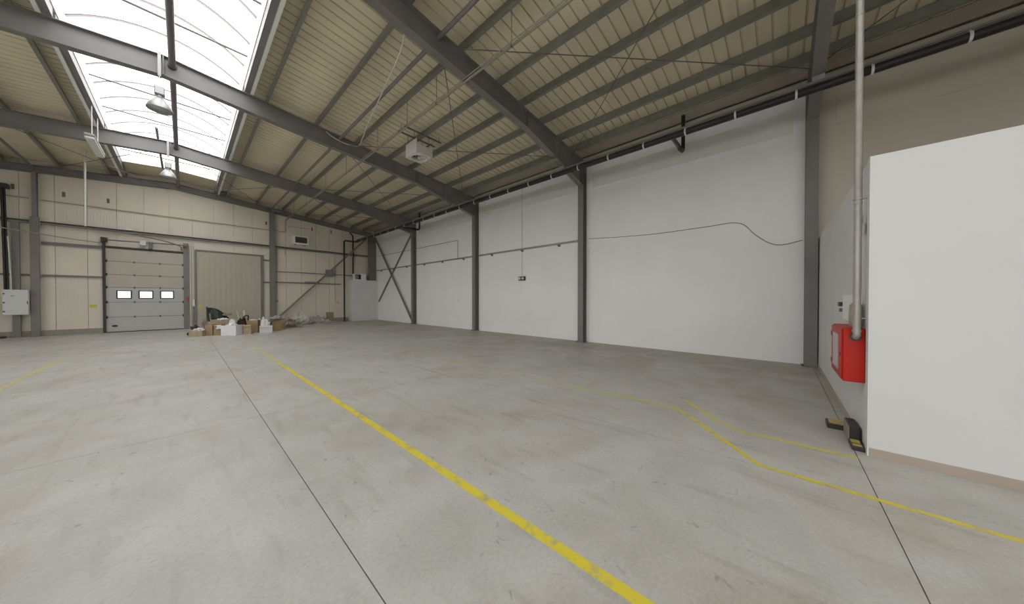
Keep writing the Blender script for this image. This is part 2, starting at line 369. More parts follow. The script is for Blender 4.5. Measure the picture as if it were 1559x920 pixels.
# ================================================================== ROOF: outer skin, profiled sheets, rooflight
g = G()
for sgn in (-1, 1):
    xa, xb = XR+sgn*(SKYH+.02), XR+sgn*(W+.45-XR)
    g.prism([(xa, zd(xa)+.06), (xb, zd(xb)+.06), (xb, zd(xb)+.22), (xa, zd(xa)+.22)], YB-.3, F+.3, 'y')
for ya, yb in ((YB-.3, SKY0-.061), (SKY1+.061, F+.3)):
    xa, xb = XR-SKYH-.02, XR+SKYH+.02
    g.prism([(xa, zd(xa)+.06), (XR, zd(XR)+.06), (xb, zd(xb)+.06), (xb, zd(xb)+.22), (XR, zd(XR)+.22), (xa, zd(xa)+.22)], ya, yb, 'y')
ceil = struct(g.build('ceiling', 'skin'), 'pitched roof of cream profiled steel sheets', 'roof')
def sheet_mesh(name, x0, x1, width=1.0, pitch=.25):
    """profiled sheet: flat pans with narrow upward grooves across the width (y), spanning x0..x1 down the slope"""
    prof = []; n = int(round(width/pitch))
    for k in range(n):
        y = k*pitch; prof += [(y, 0), (y+pitch-.040, 0), (y+pitch-.032, .042), (y+pitch-.008, .042)]
    prof += [(width-.001, 0)]
    vs = [(x, y, zd(x)+h) for x in (x0, x1) for y, h in prof]; m = len(prof)
    me = bpy.data.meshes.new(name); me.from_pydata(vs, [], [(i, i+1, m+i+1, m+i) for i in range(m-1)]); me.update(); me.materials.append(M['deck']); return me
smR = sheet_mesh('roof_sheet', XR+SKYH+.05, W+.25); smL = sheet_mesh('roof_sheet', XR-SKYH-.05, XL-.2)
cR = sheet_mesh('roof_sheet', XR, XR+SKYH+.05); cL = sheet_mesh('roof_sheet', XR, XR-SKYH-.05)
co = wloc(ceil); yy = SKY1-34.0
while yy < F-.05:
    for me, only_end in ((smR, 0), (smL, 0), (cR, 1), (cL, 1)):
        if only_end and SKY0-.9 < yy < SKY1-.1: continue
        o = bpy.data.objects.new('roof_sheet', me); COL.objects.link(o); o.parent = ceil; o.location = Vector((0, yy, 0))-co
    yy += 1.0

# brown-grey eaves closure under the gutter: soffit, fascia and a dark joint between them
tr = struct(G().prism([(9.68, zd(9.68)-.022), (W-.03, zd(W-.03)-.022), (W-.03, zd(W-.03)-.004), (9.68, zd(9.68)-.004)], YB+.02, F-.02, 'y').build('trim_1', 'eaves'), 'brown-grey eaves lining along the top of the long wall', 'trim')
G().box(W-.012, W-.001, YB+.02, F-.02, 6.58, zd(W)-.06).build('fascia', 'eaves', tr)
G().box(W-.03, W-.001, YB+.02, F-.02, zd(W)-.06, zd(W)-.034).build('joint', 'dark', tr)

rl = thing('rooflight', 'barrel-vaulted translucent ridge rooflight glowing with daylight', 'rooflight', (XR, (SKY0+SKY1)/2, zd(XR+SKYH)))
zc0 = zd(XR+SKYH)-.03; ZS = 8.20
for s in (-1, 1):
    xi = XR+s*SKYH
    G().box(min(xi, xi+s*.06), max(xi, xi+s*.06), SKY0-.06, SKY1+.06, zc0, ZS).build('curb', 'curb', rl)
for ya, yb in ((SKY0-.06, SKY0), (SKY1, SKY1+.06)):
    G().prism([(XR-SKYH, zc0), (XR, zc0+.12), (XR+SKYH, zc0), (XR+SKYH, ZS), (XR-SKYH, ZS)], ya, yb, 'y').build('curb', 'curb', rl)
RISE = .52; RAD = (SKYH**2+RISE**2)/(2*RISE); CZ = ZS+RISE-RAD; TH = math.asin(SKYH/RAD)
def vault(r0, r1, ya, yb, n=14):
    pr = [(XR+r1*math.sin(t), CZ+r1*math.cos(t)) for t in [(-TH+2*TH*k/n) for k in range(n+1)]]
    if r0 is None:
        vs = [(x, y, z) for y in (ya, yb) for x, z in pr]; m = n+1
        return G().add(vs, [(i, i+1, m+i+1, m+i) for i in range(n)], True)
    pi = [(XR+r0*math.sin(t), CZ+r0*math.cos(t)) for t in [(-TH+2*TH*k/n) for k in range(n+1)]][::-1]
    g = G(); m = n+1; full = pr+pi
    vs = [(x, y, z) for y in (ya, yb) for x, z in full]; k2 = len(full)
    g.add(vs, [(i, (i+1) % k2, k2+(i+1) % k2, k2+i) for i in range(k2)], False)
    for i in range(n): g.add([vs[i], vs[i+1], vs[k2-2-i], vs[k2-1-i]], [(0, 1, 2, 3)]); g.add([vs[k2+i], vs[k2+i+1], vs[2*k2-2-i], vs[2*k2-1-i]], [(0, 1, 2, 3)])
    return g
NP = 31; pw = (SKY1-SKY0)/NP; p0 = None; b0 = None
for k in range(NP):
    ya = SKY0+k*pw
    if p0 is None:
        p0 = vault(None, RAD, ya+.004, ya+pw-.004).build('glazing_panel', 'poly', rl)
        b0 = vault(RAD-.03, RAD-.006, ya-.038, ya+.038).build('glazing_bar', 'bar', rl)
    else:
        dup(p0, rl, p0.location+Vector((0, k*pw, 0))); dup(b0, rl, b0.location+Vector((0, k*pw, 0)))
    if k % 2 == 0: G().tube([(XR-SKYH, ya+.5*pw, ZS-.03), (XR+SKYH, ya+.5*pw, ZS-.03)], .027, 8).build('tie_rod', 'rod', rl)
for ya in (SKY0, SKY1):      # closing end faces
    pr = [(XR+RAD*math.sin(t), ya, CZ+RAD*math.cos(t)) for t in [(-TH+2*TH*k/14) for k in range(15)]]
    G().add(pr, [list(range(15))]).build('end_panel', 'poly', rl)

# ================================================================== STEEL FRAME
CF = 9.90                         # front flange of the wall columns
fname = {0: 'behind the white partition room', 1: 'beside the red fire cabinet', 2: 'where the loose looping cable starts',
         3: 'between emergency light and rectangular conduit', 4: 'at the foot of the crossed wall braces'}
def i_column(name, label, x0, x1, yc, z1, fw=.22, group='wall columns', along='x', z0=0):
    t = thing(name, label, 'column', ((x0+x1)/2 if along == 'x' else x0, yc, z0), group)
    tf = .016
    if along == 'x':
        G().box(x0, x0+tf, yc-fw/2, yc+fw/2, z0+.02, z1).build('flange', 'steel', t); G().box(x1-tf, x1, yc-fw/2, yc+fw/2, z0+.02, z1).build('flange', 'steel', t)
        G().box(x0+tf, x1-tf, yc-.006, yc+.006, z0+.02, z1).build('web', 'steel', t)
        bp = G().box(x0-.05, x1, yc-fw/2-.05, yc+fw/2+.05, z0, z0+.02).build('base_plate', 'steel', t)
        for sy in (-1, 1): G().lathe([(.0, .05), (.018, .05), (.018, .02)], (x0-.025, yc+sy*(fw/2+.025), z0), 6).build('bolt', 'dark', bp)
    return t
for i, y in enumerate(FR):
    if i == 0: continue
    i_column('steel_column', 'grey steel wall column '+fname[i], CF, W-.005, y, 6.62)
# portal rafters
def rafter(i, y):
    t = thing('roof_rafter', 'grey roof rafter over the column '+fname[i], 'roof beam', (XR, y, 7.2), 'portal rafters')
    for s in (-1, 1):
        X = lambda x: XR+s*(x-XR)
        zb = lambda x: zt(x)-.50
        xe, xh = CF+.01, 6.7; ze = 5.84
        # web outline
        G().prism([(XR, zt(XR)-.012), (X(xe), zt(xe)-.012), (X(xe), ze), (X(xh), zb(xh)), (XR, zb(XR))], y-.006, y+.006, 'y').build('web', 'steel', t)
        fw = .10
        G().prism([(XR, zt(XR)-.016), (X(xe+.2), zt(xe+.2)-.016), (X(xe+.2), zt(xe+.2)), (XR, zt(XR))], y-fw, y+fw, 'y').build('top_flange', 'steel', t)
        G().prism([(XR, zb(XR)), (X(xh), zb(xh)), (X(xh), zb(xh)+.016), (XR, zb(XR)+.016)], y-fw, y+fw, 'y').build('bottom_flange', 'steel', t)
        G().prism([(X(xh), zb(xh)), (X(xe), ze-.02), (X(xe), ze), (X(xh), zb(xh)+.016)], y-fw, y+fw, 'y').build('haunch_flange', 'steel', t)
        G().box(min(X(xh), X(xh)+.02), max(X(xh), X(xh)+.02), y-fw, y+fw, zb(xh)+.016, zt(xh)-.016).build('splice_plate', 'steel', t)
        G().prism([(X(xe), ze-.02), (X(xe+.02), ze-.02), (X(xe+.02), zt(xe)-.02), (X(xe), zt(xe)-.02)], y-fw, y+fw, 'y').build('end_plate', 'steel', t)
    G().box(XR-.012, XR+.012, y-.1, y+.1, zt(XR)-.50, zt(XR)-.016).build('ridge_plate', 'steel', t)
    # black sleeve where the ridge tube passes
    G().tube([(-.15, y-.03, 7.55), (-.15, y-.006, 7.55)], .085, 12).build('sleeve', 'dark', t)
    return t
for i, y in enumerate(FR): rafter(i, y)
# far gable: edge beam and columns
YG = F-.13
gb = thing('gable_beam', 'grey steel beam following the roof slope along the top of the gable wall', 'roof beam', (XR, YG, 7.3))
for s in (-1, 1):
    xe = XR+s*(W-XR)
    for nm, o1, o2, hw in (('top_flange', -.02, -.005, .10), ('web', -.28, -.02, .006), ('bottom_flange', -.295, -.28, .10)):
        G().prism([(XR, zt(XR)+o1), (xe, zt(xe)+o1), (xe, zt(xe)+o2), (XR, zt(XR)+o2)], YG-hw, YG+hw, 'y').build(nm, 'steel', gb)
def gable_col(label, x, w, z1, d=.22, casing=None):
    t = thing('gable_column', label, 'column', (x, F-d/2, 0), 'gable columns')
    G().box(x-w/2, x+w/2, F-d, F-d+.014, .02, z1).build('flange', 'steel', t); G().box(x-w/2, x+w/2, F-.014, F-.001, .28, z1).build('flange', 'steel', t)
    G().box(x-.006, x+.006, F-d+.014, F-.014, .28, z1).build('web', 'steel', t)
    G().box(x-w/2-.04, x+w/2+.04, F-d-.04, F-.11, 0, .02).build('base_plate', 'steel', t)
    if casing: G().bbox(x-casing/2, x+casing/2, F-d-.012, F-.12, .02, 5.14, .006).build('lower_casing', 'steel', t)
    return t
gable_col('grey gable column with a thicker boxed lower part beside the grey electrical cabinet', -4.25, .12, zt(-4.25)-.30, casing=.215)
gable_col('grey gable column standing between the sliding door and the diagonal brace', 3.77, .25, zt(3.77)-.30)
i_column('steel_column', 'grey steel corner column rising behind the low white corner enclosure', 9.62, W-.005, F-.24, zt(9.8)-.31, .2)

# purlins: Z sections running the length of the hall
PD = [2.05, 3.35, 4.64, 5.88, 6.80, 7.75, 8.76, 9.57]
ordn = ['first', 'second', 'third', 'fourth', 'fifth', 'sixth', 'seventh', 'eighth']
for s, side in ((1, 'white-wall'), (-1, 'sectional-door')):
    for k, d in enumerate(PD):
        if s == -1 and k > 5: pass
        x = XR+s*d; zb = zt(x)+.001; a = .075; th = .012
        pr = [(x-.006, zb), (x-a*s if s > 0 else x+a, zb)]
        prof = [(x-a, zb), (x+.006, zb), (x+.006, zb+.238), (x+a, zb+.238), (x+a, zb+.246), (x-.006, zb+.246), (x-.006, zb+.012), (x-a+.010, zb+.012), (x-a+.010, zb+.035), (x-a, zb+.035)]
        if s < 0: prof = [(2*x-p, q) for p, q in prof]
        tag(G().prism(prof, YB+.02, F-.01, 'y').build('roof_purlin', 'galv'), 'galvanised Z purlin, %s out from the rooflight on the %s side of the roof' % (ordn[k], side), 'purlin', 'roof purlins')
for s, side in ((1, 'white-wall'), (-1, 'sectional-door')):
    x = XR+s*1.575; zb = zt(x)
    t = thing('rooflight_trimmer', 'grey trimmer with flange lip coloured as lit along the %s side of the rooflight' % side, 'purlin', (x, 5, zb), 'rooflight trimmers')
    for a, b in zip([YB+.05]+[f+.11 for f in FR], [f-.11 for f in FR]+[F-.03]):
        G().box(x-.06, x+.06, a, b, zb+.005, zb+.22).build('channel', 'steel', t)
        xs = x+s*.10; G().box(xs-.035, xs+.035, a+.05, b-.05, zb-.03, zb+.05).build('lit_lip', 'strip', t)  # light on the flange lip, put in as white colour
# ridge tube, strut tubes
bays = list(zip(FR, FR[1:]+[F-.14])); bays = [(YB+.02, FR[0])]+bays
bayname = {1: 'over the partition room bay', 2: 'over the looping cable bay', 3: 'over the emergency light bay', 4: 'over the rectangular conduit bay', 5: 'in the gable bay', 0: 'in the rearmost bay'}
for b, (a, e) in enumerate(bays):
    tag(G().tube([(-.15, a+.008, 7.55), (-.15, e-.008, 7.55)], .065, 12).build('ridge_tube', 'rod'), 'dark ridge tube under the rooflight '+bayname[b], 'strut', 'ridge tubes')
    for x, sd in ((3.72, 'white-wall'), (-4.28, 'sectional-door')):
        tag(G().tube([(x, a+.008, 7.24), (x, e-.008, 7.24)], .045, 10).build('strut_tube', 'steel'), 'slim roof strut tube on the %s side %s' % (sd, bayname[b]), 'strut', 'roof strut tubes')
tag(G().tube([(-.62, 16.9, 7.86), (-.62, SKY1-.01, 7.86)], .04, 8).build('vent_rail', 'rod'), 'short dark rail under the end of the rooflight near the gable wall', 'rail')
# roof bracing rods
def rod(p, q, label):
    tag(G().tube([p, q], .011, 6).build('bracing_rod', 'rod'), label, 'bracing rod', 'roof bracing rods')
for b, (a, e) in enumerate(bays):
    if b == 0: continue
    zi, zo = zt(3.8)-.22, zt(9.2)-.16
    rod((3.82, a+.02, zi), (9.25, e-.02, zo), 'thin roof bracing rod meeting the wall at its gable end '+bayname[b])
    rod((3.82, e-.02, zi-.03), (9.25, a+.02, zo-.03), 'thin roof bracing rod meeting the wall at its rear end '+bayname[b])
a, e = bays[5]
for s, sd in ((1, 'white-wall'), (-1, 'sectional-door')):
    x1, x2 = (.1, 3.6) if s > 0 else (-.5, -4.15)
    rod((x1, a+.02, 7.40), (x2, e-.02, 7.16), 'thin bracing rod from ridge outward by the gable, %s side' % sd)
    rod((x1, e-.02, 7.36), (x2, a+.02, 7.12), 'thin bracing rod from gable ridge back outward, %s side' % sd)
rod((-4.4, a+.02, 7.14), (-9.4, e-.02, 6.65), 'thin roof bracing rod beyond the electrical cabinet, gable bay')
# wall bracing: crossed bars in the last bay and gable diagonal
def flatbar(name, p, q, label, w=.09, h=.09, grp=None):
    return tag(G().bar(p, q, w, h).build(name, 'steel'), label, 'brace', grp)
flatbar('wall_brace', (10.02, F-.42, 6.45), (10.02, FR[4]+.12, .12), 'grey diagonal wall brace running down to the column foot', grp='crossed wall braces')
flatbar('wall_brace', (10.11, FR[4]+.1, 6.2), (10.11, 23.0, 1.42), 'grey diagonal wall brace ending above the low white corner enclosure', .08, .07, 'crossed wall braces')
gbz = thing('gable_brace', 'long grey diagonal gable brace with gusset box at mid length', 'brace', (4.0, F-.25, .35))
G().bar((4.02, F-.25, .42), (9.45, F-.25, 6.24), .09, .09).build('diagonal', 'steel', gbz)
G().bbox(6.70, 7.18, F-.32, F-.18, 3.22, 3.68, .01).build('gusset_box', 'steel', gbz)

# ================================================================== LONG WALL FITTINGS
# steel rail (girt) with brackets
for i, (a, e) in enumerate(((FR[2]+.13, FR[3]-.13), (FR[3]+.13, FR[4]-.13), (FR[4]+.13, F-.36))):
    t = thing('wall_rail', 'grey horizontal wall rail on brackets '+['in the bay with the emergency light', 'below the rectangular conduit', 'behind the crossed wall braces'][i], 'rail', (W-.04, (a+e)/2, 3.74), 'wall rails')
    G().box(W-.05, W-.001, a, e, 3.80, 3.87).box(W-.075, W-.05, a, e, 3.855, 3.87).build('channel', 'lightsteel', t)
    n = 3
    for k in range(n):
        y = a+(k+.5)*(e-a)/n
        G().prism([(W-.001, 3.72), (W-.10, 3.80), (W-.001, 3.80)], y-.05, y+.05, 'y').build('bracket', 'rod', t)
tag(G().tube([(W-.02, F-.30, 4.93)]+[(W-.02, 13.22, 4.86), (W-.02, 13.18, 4.84), (W-.02, 13.18, 3.88)], .013, 6).build('wall_conduit', 'steel'), 'thin grey conduit making a rectangular turn on the white wall', 'conduit')
el = thing('emergency_light', 'small dark twin-head emergency light on the white wall', 'light', (W-.05, 8.54, 2.42))
G().bbox(W-.07, W-.001, 8.35, 8.73, 2.44, 2.62, .01).build('body', 'dark', el)
for dy in (-.09, .09): h = G().tube([(W-.072, 8.54+dy, 2.53), (W-.105, 8.54+dy, 2.53)], [.055, .06], 12).build('lamp_head', 'encl', el)
tag(G().tube([(W-.012, 8.55, 2.625), (W-.012, 8.55, 6.66)], .008, 6).build('light_cable', 'beigepipe'), 'thin vertical cable dropping to the emergency light', 'cable')
wp = catmull([(W-.02, 5.30, 3.86), (W-.02, 4.2, 3.77), (W-.02, 2.92, 3.70), (W-.02, 1.6, 3.70), (W-.02, .83, 3.68), (W-.02, .48, 3.31), (W-.02, .20, 3.06), (W-.02, -.05, 2.98), (W-.02, -.42, 3.05)])
tag(G().tube(wp, .008, 6).build('loose_cable', 'rod'), 'loose thin dark cable looping across the white wall', 'cable')
tag(G().box(W-.012, W-.001, 13.05, 13.22, 1.50, 1.57).build('wall_mark_plate', 'board'), 'tiny pale plate low on the white wall below the rectangular conduit', 'plate')
# black siphonic drain pipe on a rail under the eaves
DXP, DZP = 8.60, 5.87
dp = thing('drain_pipe', 'long black rainwater pipe hung below the rafters along the white wall', 'pipe', (DXP, 6, DZP-.08))
G().tube([(DXP, YB+.03, DZP), (DXP, F-.62, DZP)], .078, 12).build('pipe', 'black', dp)
G().box(DXP-.022, DXP+.022, YB+.03, F-.62, DZP+.105, DZP+.145).build('hanger_rail', 'galv', dp)
yy = -8.4
while yy < F-1:
    if all(abs(yy-f) > .2 for f in FR):
        G().tube([(DXP, yy-.018, DZP), (DXP, yy+.018, DZP)], .086, 12).box(DXP-.01, DXP+.01, yy-.012, yy+.012, DZP+.08, DZP+.107).build('clip', 'clip', dp)
    yy += 1.02
for y in FR: G().box(DXP-.03, DXP+.03, y-.09, y+.09, DZP+.145, 6.112).build('rail_bracket', 'lightsteel', dp)
def vdrop(y0, label):
    t = thing('roof_drain_branch', label, 'pipe', (9.3, y0, 5.85), 'roof drain branches')
    G().tube([(9.85, y0, zd(9.85)-.023), (9.85, y0, 6.05), (9.83, y0, 5.97), (9.76, y0, 5.92), (9.60, y0, 5.90), (DXP+.08, y0, 5.88)], .05, 10).build('bend', 'black', t)
    G().tube([(9.60, y0, 5.90), (9.45, y0, 5.898)], .06, 12).build('socket', 'black', t)
vdrop(2.12, 'black V-shaped drain branch hanging over the bay with the looping cable')
vdrop(16.62, 'black V-shaped drain branch next to the column at the crossed braces')
# corner downpipes
cp = thing('corner_downpipe', 'tall black downpipe bending over beside the low white corner enclosure', 'pipe', (7.84, F-.2, 0))
yp = F-.41
G().tube([(7.84, yp, 0), (7.84, yp, 5.75)]+arc((7.97, yp, 5.75), .13, PI, PI/2, 'xz', 5)+[(8.30, yp, 5.88), (8.48, yp-.03, 5.88), (8.57, yp-.10, 5.875), (8.60, yp-.205, 5.87)], .055, 12).build('pipe', 'black', cp)
for z in (.3, 2.6, 4.8): G().tube([(7.84, yp, z-.03), (7.84, yp, z+.03)], .068, 12).build('socket', 'black', cp)
yq = F-.14
tag_ = G().tube([(8.53, yq, 2.4), (8.53, yq, 4.70), (8.53, yq-.12, 4.80), (8.53, yq-.12, 5.02), (8.53, yq-.02, 5.12), (8.53, yq-.02, 6.2), (8.50, yq-.02, 6.36), (8.40, yq-.02, 6.48), (8.30, yq-.02, 6.56)], .048, 12)
tag(tag_.build('corner_downpipe', 'black'), 'black pipe rising from behind the low corner enclosure, bent at its top', 'pipe')

# ================================================================== PARTITION ROOM at the right
BX, BY, BZ = 4.68, -.69, 3.05
pr = thing('partition_room', 'white boxed-in partition room with sharp corner beside the fire cabinet', 'partition', (BX, BY, 0))
G().box(BX, BX+.10, YB+.02, BY, 0, BZ).build('front_wall', 'box_white', pr)
G().box(BX+.10, W-.002, BY-.10, BY, 0, BZ).build('end_wall', 'box_white', pr)
G().box(BX+.10, W-.002, YB+.02, BY-.10, BZ-.10, BZ).build('roof_slab', 'box_white', pr)
G().box(BX-.004, BX+.11, BY, BY+.012, 0, BZ).build('corner_board', 'box_white', pr)
G().box(BX-.014, BX, YB+.02, BY-.005, 0, .085).build('skirting', 'skirt', pr)
G().box(BX+.9, W-.002, BY, BY+.012, 0, .08).build('end_skirting', 'skirt', pr)
# red fire cabinet
fc = thing('fire_cabinet', 'red fire hose cabinet mounted on the white partition end wall', 'cabinet', (5.25, BY+.08, .68))
cx0, cx1, cy0, cy1, cz0, cz1 = 4.87, 5.68, BY+.002, BY+.165, .70, 1.285
G().bbox(cx0, cx1, cy0, cy1, cz0, cz1, .008).build('body', 'red', fc)
dr = G().bbox(cx0+.015, cx1-.015, cy1, cy1+.012, cz0+.015, cz1-.015, .004).build('door', 'red', fc)
G().box(cx0+.20, cx1-.16, cy1+.012, cy1+.016, cz0+.09, cz1-.09).build('door_window', 'glass_s', dr)
G().box(cx0+.045, cx0+.06, cy1+.012, cy1+.018, .97, 1.01).build('latch', 'dark', dr)
for z in (cz0+.12, cz1-.12): G().tube([(cx1-.01, cy1+.008, z-.03), (cx1-.01, cy1+.008, z+.03)], .01, 8).build('hinge', 'dark', dr)
# galvanised riser pipe with elbow into the cabinet side
PX, PY, PR = 4.795, BY+.075, .030
rp = thing('riser_pipe', 'vertical galvanised water pipe dropping from the roof into the red cabinet', 'pipe', (PX, PY, 1.15))
zr = zd(PX)-.01
G().tube([(PX, PY, zr), (PX, PY, 1.24)]+arc((PX+.045, PY, 1.24), .045, PI, 1.5*PI, 'xz', 6)+[(cx0+.001, PY, 1.195)], PR, 14).build('pipe', 'pipe', rp)
G().tube([(PX, PY, 1.275), (PX, PY, 1.255)], PR+.006, 14).build('coupling', 'pipe', rp)
G().tube([(cx0-.012, PY, 1.195), (cx0+.0005, PY, 1.195)], .045, 14).build('collar', 'dark', rp)
for z in (2.62, 2.50, 4.6): G().tube([(PX, PY, z-.012), (PX, PY, z+.012)], PR+.003, 14).build('coupling', 'pipe', rp)
for z in (2.66, 1.40):
    G().tube([(PX, PY, z-.008), (PX, PY, z+.008)], PR+.006, 14).bar((PX, PY, z), (PX, BY+.0005, z), .012, .012).build('pipe_clamp', 'lightsteel', rp)
sx = thing('wall_socket', 'small white outdoor socket box high on the partition end wall', 'socket', (4.92, BY+.03, 2.28))
G().bbox(4.88, 4.96, BY+.013, BY+.05, 2.30, 2.42, .006).build('box', 'strip', sx); G().tube([(4.92, BY+.03, 2.42), (4.92, BY+.03, 2.50)], .010, 8).build('gland', 'encl', sx)
wb = thing('wall_box', 'flat white cover panel with dark lock behind the water pipe above the red cabinet', 'cover panel', (5.9, BY+.02, 1.30))
G().bbox(5.05, 6.25, BY+.002, BY+.022, 1.32, 1.66, .005).build('panel', 'strip', wb)
G().bbox(6.30, 6.46, BY+.013, BY+.05, 1.50, 1.56, .006).build('lock', 'dark', wb)
G().bbox(6.33, 6.43, BY+.013, BY+.04, 1.42, 1.47, .006).build('keyhole_plate', 'rod', wb)
tag(G().lathe([(0, 0), (.05, .01), (.055, .08), (.05, .24), (.03, .27), (0, .275)], (4.965, BY+.06, 1.29), 12).build('brown_shape', 'filmb'), 'brownish rounded shape standing on the red cabinet behind the pipe', 'fitting')  # rounded brown shape behind the pipe
# black-yellow guard at the corner
gd = thing('corner_guard', 'black and yellow impact guard lying along the foot of the partition end wall', 'guard', (5.05, BY+.12, 0))
G().bbox(5.36, 5.58, BY+.016, BY+.235, 0, .06, .006).build('foot', 'hazb', gd)
G().box(5.38, 5.56, BY+.05, BY+.215, .06, .067).build('foot_pad', 'hazy', gd)
G().bbox(4.98, 5.35, BY+.016, BY+.095, .0, .175, .008).build('block', 'hazb', gd)
G().box(5.00, 5.335, BY+.095, BY+.102, .012, .165).build('block_face', 'olive', gd)  # olive facing on the black block
G().bbox(4.74, 4.98, BY+.016, BY+.105, 0, .045, .006).build('foot', 'hazb', gd)
G().box(4.86, 4.955, BY+.03, BY+.095, .045, .052).box(4.765, 4.82, BY+.03, BY+.095, .045, .052).build('foot_pad', 'hazy', gd)

# ================================================================== FAR WALL: sectional door
d1 = G().box(DX0-.10, DX0-.02, F-.10, F-.001, 0, 4.30).build('door_1', 'dark')
struct(d1, 'sectional overhead door of six panels with three small windows', 'door')
G().box(DX1-.01, DX1+.18, F-.12, F-.001, 0, 4.62).build('side_post', 'steel', d1)
G().box(DX0-.02, DX1-.01, F-.06, F-.001, DZ-.02, DZ+.06).build('lintel_seal', 'dark', d1)
zs = [0.03, .735, 1.46, 2.18, 2.80, 3.44, 4.06]; xa, xb = DX0-.015, DX1-.004
wins = [(-2.15, -1.74), (-1.48, -1.06), (-.78, -.36)]; wz0, wz1 = 1.66, 2.01
for k in range(6):
    z0, z1 = zs[k]+.008, zs[k+1]-.008; m = 'door' if k < 3 else 'door_b'
    if k == 2:
        g = G().box(xa, xb, F-.015, F+.03, z0, wz0).box(xa, xb, F-.015, F+.03, wz1, z1)
        xs = [xa]+[v for w in wins for v in w]+[xb]
        for q in range(0, 8, 2): g.box(xs[q], xs[q+1], F-.015, F+.03, wz0, wz1)
        s = g.build('door_section', m, d1)
        for (u, v) in wins:
            fr = G().box(u-.03, v+.03, F-.026, F-.014, wz0-.03, wz0+.015).box(u-.03, v+.03, F-.026, F-.014, wz1-.015, wz1+.03).box(u-.03, u+.015, F-.026, F-.014, wz0+.015, wz1-.015).box(v-.015, v+.03, F-.026, F-.014, wz0+.015, wz1-.015).build('window_frame', 'dark', s)
            G().box(u, v, F+.005, F+.010, wz0, wz1).build('window_pane', 'pane', s)
    else:
        s = G().prism([(xa, z0), (xb, z0), (xb, z1-.06), (xb-.03, z1), (xa+.03, z1), (xa, z1-.06)], F-.015, F+.03, 'y').build('door_section', m, d1)
    G().box(xa, xb, F+.031, F+.042, zs[k+1]-.10, zs[k+1]+.08 if k < 5 else DZ+.02).build('joint_seal', 'rod', d1)
    if k > 0:
        for fx in (.34, .67):
            hx = xa+(xb-xa)*fx; G().box(hx-.03, hx+.03, F-.03, F-.016, zs[k]-.045, zs[k]+.045).build('hinge', 'rod', d1)
        for hx in (xa+.02, xb-.02): G().box(hx-.03, hx+.03, F-.045, F-.016, zs[k]-.06, zs[k]+.06).build('roller_hinge', 'dark', d1)
G().lathe([(0, 0), (1, 0), (1, 1), (0, 1)], (0, 0, 0), 14)
g = G(); n = 14; ring = [(-2.23+.095*math.cos(2*PI*k/n), .31+.045*math.sin(2*PI*k/n)) for k in range(n)]
g.prism(ring, F-.035, F-.016, 'y').build('grip', 'black', d1)
G().box(DX0-.02, DX1, F-.03, F+.03, .0, .036).build('bottom_seal', 'black', d1)
G().tube([(DX0-.05, F-.18, 4.42), (DX1+.10, F-.18, 4.50)], .028, 10).build('spring_shaft', 'rod', d1)
G().tube([(DX0-.06, F-.18, 4.42), (DX0+.06, F-.18, 4.425)], .11, 14).build('cable_drum', 'dark', d1)
G().tube([(DX1-.02, F-.18, 4.495), (DX1+.12, F-.18, 4.50)], .11, 14).build('cable_drum', 'steel', d1)
G().bbox(-1.44, -1.24, F-.24, F-.001, 4.30, 4.56, .01).build('shaft_bearing', 'encl', d1)
G().bbox(-1.16, -1.04, F-.22, F-.001, 4.16, 4.50, .01).build('centre_bracket', 'rod', d1)
G().box(DX0-.13, DX0-.02, F-.22, F-.001, 4.30, 4.54).build('end_bracket', 'dark', d1)
G().tube(catmull([(DX1-.05, F-.15, 4.2), (DX1-.12, F-.2, 4.42), (-.45, F-.22, 4.56), (-.85, F-.22, 4.66), (-2.05, F-.22, 4.86), (-2.7, F-.2, 4.90)], 6), .03, 8).build('curved_track', 'steel', d1)

# sliding door
d2 = G().box(.50, 3.22, F-.055, F-.002, .02, 4.26).build('door_2', 'slide'); struct(d2, 'wide beige ribbed sliding door behind the pile of boxes', 'door')
for k in range(12): G().box(.515+k*.2255, .515+k*.2255+.2195, F-.063, F-.055, .03, 4.22).build('door_slat', 'slide', d2)
G().box(.44, 3.34, F-.09, F-.002, 4.26, 4.34).build('top_rail', 'steel', d2)
G().box(3.23, 3.33, F-.10, F-.002, 0, 4.26).build('door_jamb', 'steel', d2); G().box(.43, .50, F-.09, F-.002, 0, 4.26).build('door_jamb', 'steel', d2)

# conduits right of the sectional door
tag(G().tube([(.265, F-.05, .05), (.265, F-.05, 4.40), (.235, F-.05, 4.52)], .034, 8).build('door_conduit', 'whitepipe'), 'white vertical conduit right beside the sectional door post', 'conduit', 'door conduits')
tag(G().tube([(.375, F-.05, 1.60), (.375, F-.05, 4.52)], .026, 8).build('door_conduit', 'whitepipe'), 'white vertical conduit ending at the door control box', 'conduit', 'door conduits')
cb = thing('door_control', 'white door control box with dark side on a post by the sectional door', 'control box', (.38, F-.05, 1.20))
G().bbox(.33, .42, F-.12, F-.001, 1.22, 1.58, .008).build('box', 'strip', cb); G().box(.42, .428, F-.115, F-.01, 1.36, 1.58).build('side_cover', 'dark', cb)
G().box(.34, .41, F-.08, F-.002, 0, 1.22).build('post', 'steel', cb)
tag(G().bbox(.13, .185, F-.165, F-.122, 1.50, 1.72, .008).build('pull_handle', 'redp'), 'small red handle on the sectional door side post', 'handle')
